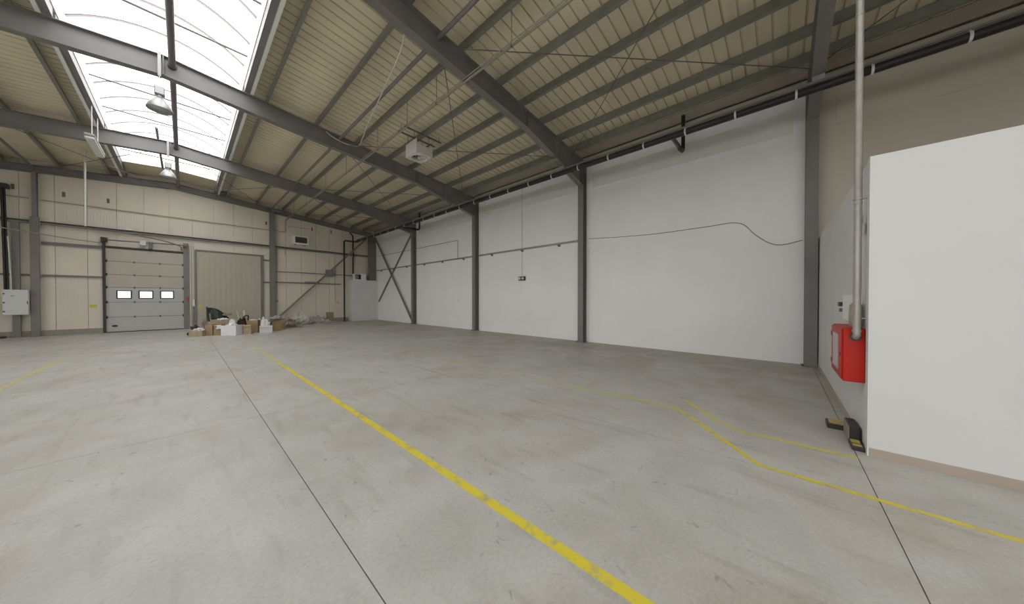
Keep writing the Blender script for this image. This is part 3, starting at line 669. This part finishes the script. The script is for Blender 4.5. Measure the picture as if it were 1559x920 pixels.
# yellow stickers
for x, z, w, l in ((-2.83, 1.28, .20, 'small yellow sticker on the gable wall left of the sectional door post'), (7.56, 1.35, .15, 'small yellow sticker low on the gable wall by the black downpipe')):
    tag(G().box(x-w/2, x+w/2, F-.004, F-.0005, z-.07, z+.07).build('sticker', 'yellow'), l.replace('left of', 'before'), 'sticker')
tag(G().box(.55, .68, F-.068, F-.0635, 1.14, 1.28).build('sticker', 'yellow'), 'small yellow sticker on the edge of the beige sliding door', 'sticker')

# wall girts on the gable wall
def girt(x0, x1, z, label, h=.09, d=.07):
    tag(G().prism([(F-.001, z), (F-d, z), (F-d, z+.02), (F-.02, z+.02), (F-.02, z+h), (F-.001, z+h)][::1], x0, x1, 'x').build('wall_girt', 'steel'), label, 'girt', 'gable wall girts')
girt(-4.13, DX0-.10, 3.99, 'grey horizontal wall girt level with the top of the sectional door', .14)
girt(-4.13, DX0-.10, 2.60, 'grey horizontal wall girt at mid height beside the sectional door')
girt(-9.8, -4.36, 2.60, 'grey horizontal wall girt running behind the electrical cabinet post')
girt(3.35, 3.64, 4.00, 'short grey wall girt above the jamb of the sliding door')
girt(3.35, 3.64, 2.62, 'short grey wall girt between sliding door jamb and gable column')
girt(3.90, 9.6, 3.36, 'thin grey wall girt behind the gusset box of the diagonal brace', .05)
girt(3.90, 7.75, 2.66, 'grey wall girt passing below the gusset box of the diagonal brace', .08)
# cable tray with dark cables
ct = thing('cable_tray', 'dark cable tray carrying cables straight across the gable wall', 'cable tray', (2, F-.1, 4.84))
for a, b in ((-9.8, -4.40), (-4.12, 3.62), (3.92, 9.6)):
    G().prism([(F-.012, 4.86), (F-.16, 4.86), (F-.16, 4.93), (F-.15, 4.93), (F-.15, 4.875), (F-.012, 4.875)], a, b, 'x').build('tray', 'steel', ct)
    G().tube([(a, F-.17, 4.955), (b, F-.17, 4.955)], .028, 8).build('cable', 'dark', ct)
    G().tube([(a, F-.10, 4.915), (b, F-.10, 4.915)], .03, 8).build('cable', 'dark', ct)
for x, lab in ((-1.75, 'above the sectional door'), (1.95, 'above the sliding door')):
    tag(G().bbox(x-.12, x+.12, F-.24, F-.165, 4.985, 5.04, .01).build('tray_label', 'strip'), 'small white object lying on the cable tray '+lab, 'object')
# thin pipe along the gable and ceiling pipe
gp = thing('gas_pipe', 'long beige pipe under the roof, dropping and running along the gable wall', 'pipe', (4.47, 10, 6.0))
G().tube([(4.47, YB+.05, 6.72), (4.47, F-.12, 6.72)]+arc((4.47, F-.12, 6.67), .05, PI/2, 0, 'yz', 4)+[(4.47, F-.07, 6.02)]+arc((4.42, F-.07, 6.02), .05, 0, -PI/2, 'xz', 4)+[(3.9, F-.07, 5.965)], .026, 8).build('pipe', 'beigepipe', gp)
G().tube([(3.62, F-.07, 5.955), (-4.15, F-.07, 5.92)], .022, 8).build('wall_run', 'beigepipe', gp)
G().tube([(-4.40, F-.07, 5.92), (-9.8, F-.07, 5.92)], .022, 8).build('wall_run', 'beigepipe', gp)
for y in (-1.2, 1.4, 4.04, 6.69, 8.2, 10.2, 13.1, 15.7, 19.0, 21.6):
    G().tube([(4.47, y, 6.70), (4.47, y, zd(4.47)-.005)], .006, 6).build('hanger_rod', 'rod', gp)
    G().tube([(4.47, y-.012, 6.72), (4.47, y+.012, 6.72)], .034, 10).build('hanger_ring', 'rod', gp)
tag(G().tube([(4.435, YB+.05, 6.765), (4.435, F-.25, 6.765)], .012, 6).build('thin_conduit', 'beigepipe'), 'thin conduit strapped alongside the beige pipe under the roof', 'conduit')
tag(G().tube([(4.58, F-.035, 6.38), (5.78, F-.035, 6.40)], .018, 6).build('short_conduit', 'beigepipe'), 'short level conduit above the wall air unit', 'conduit')
# small dark plates high on the gable
for x, z, l in ((-4.76, 6.33, 'above the electrical cabinet'), (-3.57, 6.31, 'beside the white hanging pipe'), (-2.38, 6.31, 'above the sectional door'),
             (3.50, 6.37, 'beside the gable column'), (5.95, 6.42, 'above the wall air unit'), (7.12, 6.44, 'near the corner of the gable wall')):
    t = thing('fixing_plate', 'small dark fixing plate high on the gable wall '+l, 'plate', (x, F-.02, z-.08), 'dark fixing plates')
    G().bbox(x-.04, x+.04, F-.02, F-.0005, z-.11, z+.11, .006).build('plate', 'rod', t); G().tube([(x, F-.034, z), (x, F-.019, z)], .014, 6).build('bolt', 'dark', t)
# electrical cabinet group
ec = thing('electrical_cabinet', 'light grey electrical cabinet with three hinges on the gable wall', 'cabinet', (-4.68, F-.28, .93))
G().bbox(-4.94, -4.37, F-.42, F-.25, .95, 2.00, .008).build('body', 'encl', ec)
dd = G().bbox(-4.935, -4.375, F-.44, F-.421, .96, 1.99, .006).build('door', 'encl', ec)
for z in (1.10, 1.47, 1.83): G().box(-4.925, -4.88, F-.452, F-.44, z-.03, z+.03).build('hinge', 'rod', dd)
G().box(-4.76, -4.68, F-.443, F-.439, 1.72, 1.76).build('name_plate', 'lightsteel', dd)
G().box(-4.40, -4.38, F-.452, F-.44, 1.40, 1.52).build('lock', 'dark', dd)
cpo = thing('cabinet_post', 'grey steel post carrying the electrical cabinet', 'post', (-4.68, F-.1, 0))
G().box(-4.78, -4.60, F-.17, F-.075, .02, 4.85).build('channel', 'steel', cpo); G().box(-4.84, -4.54, F-.19, F-.072, 0, .02).build('foot_plate', 'steel', cpo)
bc = thing('cable_riser', 'bundle of black cables rising from the electrical cabinet', 'cable', (-4.88, F-.2, 2.0))
for dx, r in ((-.03, .035), (.03, .028)):
    G().tube([(-4.86+dx, F-.33, 2.0), (-4.86+dx, F-.33, 2.2), (-4.90+dx, F-.27, 4.5), (-4.92+dx, F-.27, 6.22)], r, 8).build('cable', 'black', bc)
G().tube([(-4.76, F-.33, 2.0), (-4.76, F-.33, 2.3), (-4.83, F-.30, 4.2)], .018, 8).build('cable', 'whitepipe', bc)
G().bbox(-5.02, -4.82, F-.34, F-.001, 6.18, 6.36, .01).build('junction_box', 'dark', bc)
tag(G().bbox(-5.8, -4.92, F-.42, F-.12, .0, .07, .006).build('floor_duct', 'black'), 'low black floor duct at the wall beside the cabinet post', 'duct')
tag(G().tube([(-5.6, F-.42, 4.60), (-4.9, F-.40, 4.52), (-4.2, F-.30, 4.42), (-3.2, F-.16, 4.31), (-2.62, F-.16, 4.26)], .022, 8).build('door_track_cable', 'beigepipe'), 'sloping beige cable running into the end bracket of the sectional door', 'cable')
# white hanging conduit in front of the gable
tag(G().tube([(-2.68, 21.3, zd(-2.68)-.01), (-2.70, 21.3, 4.62)], .032, 8).build('hanging_pipe', 'whitepipe'), 'white vertical pipe hanging from the roof near the sectional door', 'pipe')
# air unit on the gable wall
au = thing('wall_air_unit', 'white wall air unit with dark grille high on the gable wall', 'air unit', (5.23, F-.2, 5.2))
G().bbox(4.80, 5.66, F-.40, F-.001, 5.22, 5.80, .02).build('casing', 'strip', au)
G().box(4.92, 5.57, F-.408, F-.40, 5.32, 5.70).build('grille', 'grille', au)
for k in range(6): G().box(4.92, 5.57, F-.418, F-.408, 5.34+k*.062, 5.35+k*.062).build('louvre', 'rod', au)
for x in (4.95, 5.5): G().box(x-.02, x+.02, F-.36, F-.001, 5.19, 5.22).build('bracket', 'steel', au)
tag(G().tube([(7.36, F-.03, 4.83), (7.35, F-.03, 1.32)], .013, 6).build('wall_conduit', 'beigepipe'), 'thin vertical conduit crossing behind the diagonal brace on the gable wall', 'conduit')
tag(G().tube([(4.02, F-.03, 4.84), (4.02, F-.03, 1.55)], .014, 6).build('wall_conduit', 'beigepipe'), 'thin vertical conduit close beside the gable column', 'conduit')
tag(G().bbox(3.97, 4.07, F-.08, F-.001, 1.42, 1.56, .008).build('switch_box', 'fan'), 'small grey switch box at the end of the conduit by the gable column', 'switch')
tag(G().tube([(5.5, F-.085, 2.76), (6.35, F-.085, 2.77)], .05, 8).build('pipe_roll', 'lightsteel'), 'short pale roll lying on the girt below the gusset box', 'object')
tag(G().tube([(4.45, F-.03, 4.45), (4.45, F-.03, 4.84)], .012, 6).build('cable_stub', 'beigepipe'), 'short cable stub hanging below the cable tray', 'cable')
# low white corner enclosure with machine on it
ce = thing('corner_enclosure', 'low white boxed enclosure in the far corner of the hall', 'partition', (9.2, 23.5, 0))
G().box(8.30, W-.003, 23.25, 23.33, 0, 3.04).build('front_panel', 'box_white', ce); G().box(8.30, 8.38, 23.33, F-.005, 0, 3.04).build('side_panel', 'box_white', ce)
mu = thing('fan_unit', 'small white fan unit with dark opening on top of the corner enclosure', 'fan unit', (9.0, 23.5, 3.04))
g = G().box(8.46, 8.50, 23.26, 23.66, 3.04, 3.50).box(9.24, 9.28, 23.26, 23.66, 3.04, 3.50).box(8.50, 9.24, 23.26, 23.66, 3.46, 3.50).box(8.50, 9.24, 23.26, 23.66, 3.04, 3.09).box(8.92, 9.24, 23.26, 23.30, 3.09, 3.46)
g.build('casing', 'strip', mu); G().box(8.50, 9.24, 23.62, 23.66, 3.09, 3.46).build('back', 'grille', mu)
G().tube([(8.71, 23.50, 3.275), (8.71, 23.54, 3.275)], .16, 16).build('fan_rotor', 'fan', mu)

# ================================================================== LAMPS AND CEILING THINGS
def highbay(y, label):
    t = thing('high_bay_lamp', label, 'lamp', (-.36, y, 6.28), 'high bay lamps'); c = (-.36, y-.17, 6.28)
    G().lathe([(.225, 0), (.225, .015), (.19, .12), (.12, .23), (.075, .30), (.068, .30), (.11, .22), (.18, .115), (.213, .012)], c, 24).build('reflector', 'lamp', t)
    G().lathe([(0, .012), (.205, .018), (.205, .022), (0, .016)], c, 24).build('glass', 'lampglass', t)
    G().lathe([(0, .29), (.06, .29), (.06, .36), (.0, .36)], c, 14).build('neck', 'lamp', t)
    G().bbox(c[0]-.085, c[0]+.085, c[1]-.085, c[1]+.085, 6.64, 6.84, .015).build('gear_box', 'lamp', t)
    G().tube([(c[0], c[1], 6.84), (c[0], c[1], 7.14)], .010, 6).build('cord', 'clip', t)
    G().box(c[0]-.028, c[0]+.028, y-.185, y-.135, 7.12, 7.72).box(c[0]-.028, c[0]+.028, y-.135, y-.10, 7.10, 7.14).build('beam_clamp', 'lightsteel', t)
highbay(11.57, 'grey bell-shaped high bay lamp hanging in front of the rooflight glazing')
highbay(17.65, 'grey bell-shaped high bay lamp hanging near the gable end of the rooflight')
tl = thing('tube_light', 'pale fluorescent tube fitting hung from the roof beside the rooflight', 'light', (-1.86, 16.3, 6.42))
G().bbox(-1.96, -1.76, 15.35, 17.2, 6.50, 6.58, .02).build('housing', 'lamp', tl)
G().bbox(-1.95, -1.77, 15.37, 17.18, 6.42, 6.50, .025).build('diffuser', 'clip', tl)
for y in (15.8, 16.75): G().tube([(-1.86, y, 6.58), (-1.86, y, zt(-1.86)+.004)], .012, 6).build('suspension_rod', 'clip', tl)

hu = thing('unit_heater', 'white fan heater box with round louvred outlet hung below the roof', 'heater', (5.42, 9.15, 6.42))
hx0, hx1, hy0, hy1, hz0, hz1 = 5.12, 5.72, 8.80, 9.50, 6.42, 6.70
g = G().box(hx0, hx0+.012, hy0, hy1, hz0, hz1+.17).box(hx1-.012, hx1, hy0, hy1, hz0, hz1).box(hx0+.012, hx1-.012, hy0, hy0+.012, hz0, hz1).box(hx0+.012, hx1-.012, hy1-.012, hy1, hz0, hz1).box(hx0+.012, hx1-.012, hy0+.012, hy1-.012, hz1-.012, hz1)
g.build('casing', 'unit', hu)
n = 28; cxh, cyh = (hx0+hx1)/2, (hy0+hy1)/2; rr = .268        # bottom plate with a round hole
ring = [(cxh+rr*math.cos(2*PI*k/n), cyh+rr*math.sin(2*PI*k/n)) for k in range(n)]
def edge(a):
    c, s_ = math.cos(a), math.sin(a); k = min((.288/abs(c)) if abs(c) > 1e-6 else 9, (.338/abs(s_)) if abs(s_) > 1e-6 else 9); return (cxh+c*k, cyh+s_*k)
out = [edge(2*PI*k/n) for k in range(n)]
G().add([(*p, hz0+.01) for p in ring]+[(*p, hz0+.01) for p in out], [(k, (k+1) % n, n+(k+1) % n, n+k) for k in range(n)]).build('outlet_plate', 'unit', hu)
G().lathe([(.268, 0), (.268, -.035), (.258, -.035), (.258, .10)], (cxh, cyh, hz0+.01), 28).build('outlet_ring', 'unit', hu)
G().lathe([(0, .12), (.25, .12)], (cxh, cyh, hz0), 24).build('inner_back', 'dark', hu)
G().lathe([(0, -.02), (.05, -.015), (.06, .05), (0, .08)], (cxh, cyh, hz0), 14).build('hub', 'unit', hu)
for k in range(8):
    a = 2*PI*k/8; d = Vector((math.cos(a), math.sin(a), 0)); p = Vector((-math.sin(a), math.cos(a), 0)); c0 = Vector((cxh, cyh, hz0+.03))
    vs = [c0+d*.055-p*.012+Vector((0, 0, .02)), c0+d*.255-p*.035+Vector((0, 0, .03)), c0+d*.255+p*.03-Vector((0, 0, .02)), c0+d*.055+p*.012-Vector((0, 0, .01))]
    vs += [v+Vector((0, 0, .006)) for v in vs]
    G().add(vs, [(0, 1, 2, 3), (7, 6, 5, 4), (0, 4, 5, 1), (1, 5, 6, 2), (2, 6, 7, 3), (3, 7, 4, 0)]).build('louvre_blade', 'unit', hu)
for y in (9.00, 9.40):
    G().box(4.80, 6.20, y-.02, y+.02, 7.16, 7.20).build('support_rail', 'rod', hu)
    for x in (5.15, 5.69):
        G().tube([(x, y, hz1), (x, y, 7.16)], .008, 6).build('drop_rod', 'rod', hu)
    for x in (4.9, 6.12): G().tube([(x, y, 7.20), (x, y, zd(x)-.005)], .007, 6).build('drop_rod', 'rod', hu)
G().bar((5.05, 8.92, 6.90), (5.78, 8.92, 6.90), .03, .04).build('hanger_bar', 'rod', hu)
G().bar((5.70, 8.85, 6.90), (5.70, 9.5, 6.90), .03, .04).build('hanger_bar', 'rod', hu)

wc = catmull([(3.05, 5.62, zt(3.05)+.02), (3.20, 6.1, 7.05), (3.45, 7.4, 7.00), (3.80, 9.2, 7.02), (4.12, 10.6, 7.07), (4.26, 11.25, 7.12), (4.05, 11.38, 7.10), (3.75, 11.42, 7.12), (3.45, 11.44, 7.20), (3.28, 11.46, 7.30)], 8)
tag(G().tube(wc, .016, 8).build('hanging_cable', 'whitepipe'), 'loose white cable sagging between two roof rafters', 'cable')
for i, y in enumerate((FR[2], FR[3])):
    t = thing('beam_clamp', 'galvanised clamp and strap around the rafter '+fname[2+i], 'clamp', (8.15, y, 6.3), 'rafter clamps')
    x = 8.15; G().bar((x, y-.115, 6.25), (x, y-.115, zt(x)-.03), .03, .01).build('strap', 'lightsteel', t)
    G().box(x-.08, x+.08, y-.14, y+.14, 6.155, 6.175).build('clamp_plate', 'lightsteel', t)

# ================================================================== RUBBISH PILE before the doors
def carton(name, label, x, y, w, d, h, rz, m, flaps=('l', 'r'), lid=False, group='cardboard boxes in the pile'):
    t = thing(name, label, 'box', (x, y, 0), group, rz); k = .008
    g = G().box(-w/2, w/2, -d/2, d/2, 0, k).box(-w/2, w/2, -d/2, -d/2+k, k, h).box(-w/2, w/2, d/2-k, d/2, k, h).box(-w/2, -w/2+k, -d/2+k, d/2-k, k, h).box(w/2-k, w/2, -d/2+k, d/2-k, k, h)
    g.build('body', m, t, local=True)
    if lid: G().box(-w/2-.006, w/2+.006, -d/2-.006, d/2+.006, h+.001, h+.012).build('lid', m, t, local=True)
    for f in flaps:
        a = random.uniform(.3, 1.0); L = min(w, d)*.45; c, s_ = L*math.cos(a), L*math.sin(a)
        if f == 'l': q = [(-w/2, h), (-w/2-c, h+s_*.4), (-w/2-c, h+s_*.4+k), (-w/2, h+k)]; gg_ = G().prism(q, -d/2, d/2, 'y')
        elif f == 'r': q = [(w/2, h), (w/2+c, h+s_*.4), (w/2+c, h+s_*.4+k), (w/2, h+k)]; gg_ = G().prism(q, -d/2, d/2, 'y')
        elif f == 'f': q = [(-d/2, h), (-d/2-c*.4, h-s_*.6), (-d/2-c*.4-k, h-s_*.6), (-d/2-k, h)]; gg_ = G().prism(q, -w/2, w/2, 'x')
        else: q = [(d/2, h), (d/2+c*.3, h+s_*.8), (d/2+c*.3+k, h+s_*.8), (d/2+k, h)]; gg_ = G().prism(q, -w/2, w/2, 'x')
        gg_.build('flap', m, t, local=True)
    return t
def crumple(name, m, label, cat, c, rx, ry, rz, seed, amp=.35, peak=None, group=None, n=26, flat=True, freq=2.6):
    """closed crumpled bag or heap of film: noisy dome that rests on a base plane"""
    bm = bmesh.new(); bmesh.ops.create_icosphere(bm, subdivisions=4, radius=1)
    o = Vector((seed*3.1, seed*1.7, seed*.9))
    for v in bm.verts:
        p = v.co.copy(); f = noise.fractal(p*freq+o, 1.0, 2.0, 4)+.6*abs(noise.noise(p*freq*2.3+o*2))-.25
        q = p*(1+amp*f)
        if peak: q.z += peak*max(0, 1-(p.x**2+p.y**2)*3.5)*max(p.z, 0)
        if flat: q.z = max(q.z, -.05)+.05
        v.co = Vector((q.x*rx, q.y*ry, q.z*rz))
    bm.verts.index_update()
    g = G(); g.add([v.co+Vector(c) for v in bm.verts], [[v.index for v in f.verts] for f in bm.faces], False); bm.free()
    return tag(g.build(name, m), label, cat, group)

carton('cardboard_box', 'low brown open box with white paper at the door end of the pile', .44, 18.75, .46, .40, .24, -.55, 'card2', ('l',))
crumple('paper_bag', 'bag', 'crumpled white paper sticking out of the low brown box', 'paper', (.46, 18.76, .18), .19, .15, .16, 1, .5)
carton('cardboard_box', 'tall narrow brown box beside the low open box', .80, 18.70, .26, .24, .50, -.6, 'card', ('b',))
carton('cardboard_box', 'brown box with torn front between tall box and white carton', 1.08, 18.60, .28, .28, .47, -.5, 'card', ('f',))
carton('cardboard_box', 'wide pale box standing behind the torn brown box', 1.22, 19.42, .70, .45, .66, -.3, 'card2', ('r',))
crumple('plastic_bag', 'bag', 'small white bag lying on the wide pale box', 'bag', (1.25, 19.35, .60), .22, .16, .12, 5, .4)
carton('white_carton', 'large white open carton in the middle of the pile', 1.45, 18.20, .60, .40, .44, -.72, 'cardw', (), group='white cartons in the pile')
crumple('plastic_bag', 'bag', 'white plastic bag peaking out of the large white carton', 'bag', (1.45, 18.20, .34), .21, .14, .20, 2, .35, peak=.9)
crumple('plastic_bag', 'bag', 'white plastic wisp hanging over the torn brown box', 'bag', (1.06, 18.32, .30), .10, .08, .16, 12, .5)
carton('cardboard_box', 'narrow cream box squeezed in beside the large white carton', 1.82, 18.58, .17, .22, .42, -.6, 'wood', ())
carton('cardboard_box', 'upright light brown box in front of the pale wooden sticks', 2.00, 18.13, .28, .26, .42, -.5, 'card2', ('f',))
carton('cardboard_box', 'tall brown box against the pale wooden sticks', 2.26, 18.80, .42, .34, .60, -.45, 'card', ('r',))
crumple('plastic_bag', 'bag', 'thin white paper lying over the tall brown box', 'paper', (2.26, 18.80, .575), .17, .11, .06, 13, .3)
carton('white_carton', 'white carton with open front next to the orange box', 2.66, 18.38, .48, .34, .32, -.15, 'cardw', ('f',), group='white cartons in the pile')
crumple('plastic_bag', 'bag', 'white plastic bag heaped on the white carton with open front', 'bag', (2.63, 18.40, .22), .17, .12, .36, 3, .45)
crumple('plastic_bag', 'bag', 'white bag slumped behind the tall brown box', 'bag', (2.66, 19.35, .0), .24, .20, .62, 8, .4)
carton('cardboard_box', 'brown box with cream torn edge behind the white carton', 3.12, 19.0, .40, .36, .50, .25, 'card', ('l',))
carton('cardboard_box', 'small orange box beside the brown crumpled film', 3.42, 19.68, .32, .28, .28, .3, 'card3', ('b',))
crumple('film_heap', 'filmb', 'brown crumpled packing film heap at the end of the boxes', 'packing film', (3.80, 21.2, 0), .70, .45, .52, 4, .5, freq=1.7)
crumple('film_heap', 'film', 'grey-white crumpled plastic over the brown film heap', 'packing film', (3.60, 21.15, .50), .34, .26, .16, 14, .5, freq=2.2)
# tent-like brown cardboard
tc = thing('folded_cardboard', 'tented brown cardboard sheet leaning on the film heap', 'cardboard', (4.25, 20.35, 0))
G().add([(3.95, 20.55, .42), (4.62, 20.55, .03), (4.50, 20.15, .0), (3.85, 20.15, .40), (3.95, 20.55, .43), (4.62, 20.55, .04), (4.50, 20.15, .01), (3.85, 20.15, .41)], [(0, 1, 2, 3), (7, 6, 5, 4), (0, 4, 5, 1), (1, 5, 6, 2), (2, 6, 7, 3), (3, 7, 4, 0)]).build('sheet', 'card', tc)
G().add([(3.95, 20.55, .42), (3.55, 20.5, .05), (3.45, 20.1, .03), (3.85, 20.15, .40), (3.95, 20.55, .43), (3.55, 20.5, .06), (3.45, 20.1, .04), (3.85, 20.15, .41)], [(0, 1, 2, 3), (7, 6, 5, 4), (0, 4, 5, 1), (1, 5, 6, 2), (2, 6, 7, 3), (3, 7, 4, 0)]).build('sheet', 'filmb', tc)
crumple('film_heap', 'film', 'tall translucent white packing film heap below the diagonal brace', 'packing film', (4.85, 22.45, 0), .58, .45, .60, 6, .6, freq=1.6, peak=.3)
crumple('film_heap', 'film', 'long low white packing film heap trailing along the gable wall', 'packing film', (6.05, 23.15, 0), .62, .36, .40, 7, .6, freq=1.9)
crumple('film_heap', 'film', 'thin white film scrap lying flat near the concrete plinth', 'packing film', (7.15, 23.40, 0), .42, .20, .05, 9, .5, freq=2)
crumple('paper_scrap', 'film', 'flat pale scrap on the floor before the tented cardboard', 'paper', (3.75, 19.85, 0), .22, .14, .025, 10, .4)
carton('cardboard_box', 'lone small brown box standing on the concrete plinth by the downpipe', 6.98, F-.052, .40, .085, .40, 0, 'card', (), True).location.z = .271
# dark green tarpaulin sheet leaning against the sliding door
tp = thing('green_tarpaulin', 'dark green tarpaulin sheet slumped over a frame before the sliding door', 'tarpaulin', (1.25, 22.2, 0))
g = G(); nu, nv = 14, 10; vs = []
for j in range(nv+1):
    for i in range(nu+1):
        u, v = i/nu, j/nv
        x = .80+u*.95*(1-.10*v); top = 1.16-.55*u+.18*math.sin(u*PI)
        z = top*v; y = 22.0+.5*v+.14*noise.noise(Vector((u*4, v*3, 2)))
        vs.append((x, y, max(z, 0)))
w_ = nu+1; K = len(vs); vs2 = vs+[(x, y+.012, z) for x, y, z in vs]
fs = [(j*w_+i, j*w_+i+1, (j+1)*w_+i+1, (j+1)*w_+i) for j in range(nv) for i in range(nu)]
bd = list(range(nu))+[]; border = [i for i in range(w_)]+[j*w_+nu for j in range(1, nv+1)]+[nv*w_+i for i in range(nu-1, -1, -1)]+[j*w_ for j in range(nv-1, 0, -1)]
g.add(vs2, fs+[tuple(K+i for i in f[::-1]) for f in fs]+[(border[i], border[(i+1) % len(border)], K+border[(i+1) % len(border)], K+border[i]) for i in range(len(border))]); g.build('sheet', 'tarp', tp)
G().tube([(.86, 21.95, 0), (.82, 22.42, 1.20)], .03, 8).build('pole', 'boot', tp)
G().tube([(.98, 21.8, .0), (.92, 22.2, .85)], .022, 8).build('stick', 'card', tp)
crumple('cloth_scrap', 'filmb', 'grey-brown rag thrown over the edge of the green tarpaulin', 'rag', (1.60, 22.38, .72), .18, .10, .14, 11, .5)
tag(G().bar((2.02, 20.6, 0), (1.86, 20.9, 1.02), .06, .05).build('wooden_stick', 'wood'), 'pale wooden stick leaning upright in the pile, behind the dark bag', 'stick', 'pale wooden sticks')
tag(G().bar((2.14, 20.3, 0), (2.10, 20.75, 1.03), .065, .05).build('wooden_stick', 'wood'), 'pale wooden stick leaning upright behind the tall brown box', 'stick', 'pale wooden sticks')
# dark bag / boot like object
t = thing('dark_bag', 'dark brown bag with curved handle behind the narrow cream box', 'bag', (1.95, 19.55, .0))
bgm = crumple('body', 'boot', '', '', (1.93, 19.55, 0), .26, .18, .64, 15, .35)
for k_ in list(bgm.keys()): del bgm[k_]
bgm.parent = t; bgm.location = bgm.location-Vector((1.95, 19.55, 0))
G().tube(catmull([(1.93, 19.5, .50), (2.0, 19.45, .76), (2.13, 19.45, .78), (2.12, 19.5, .50)], 6), .03, 8).build('handle', 'boot', t)
crumple('cloth_scrap', 'boot', 'dark rags behind the low brown box', 'rag', (.36, 19.5, 0), .24, .20, .36, 16, .5)
crumple('cloth_scrap', 'filmb', 'brown rags heaped behind the tall narrow box', 'rag', (.72, 20.2, 0), .24, .20, .55, 17, .5)
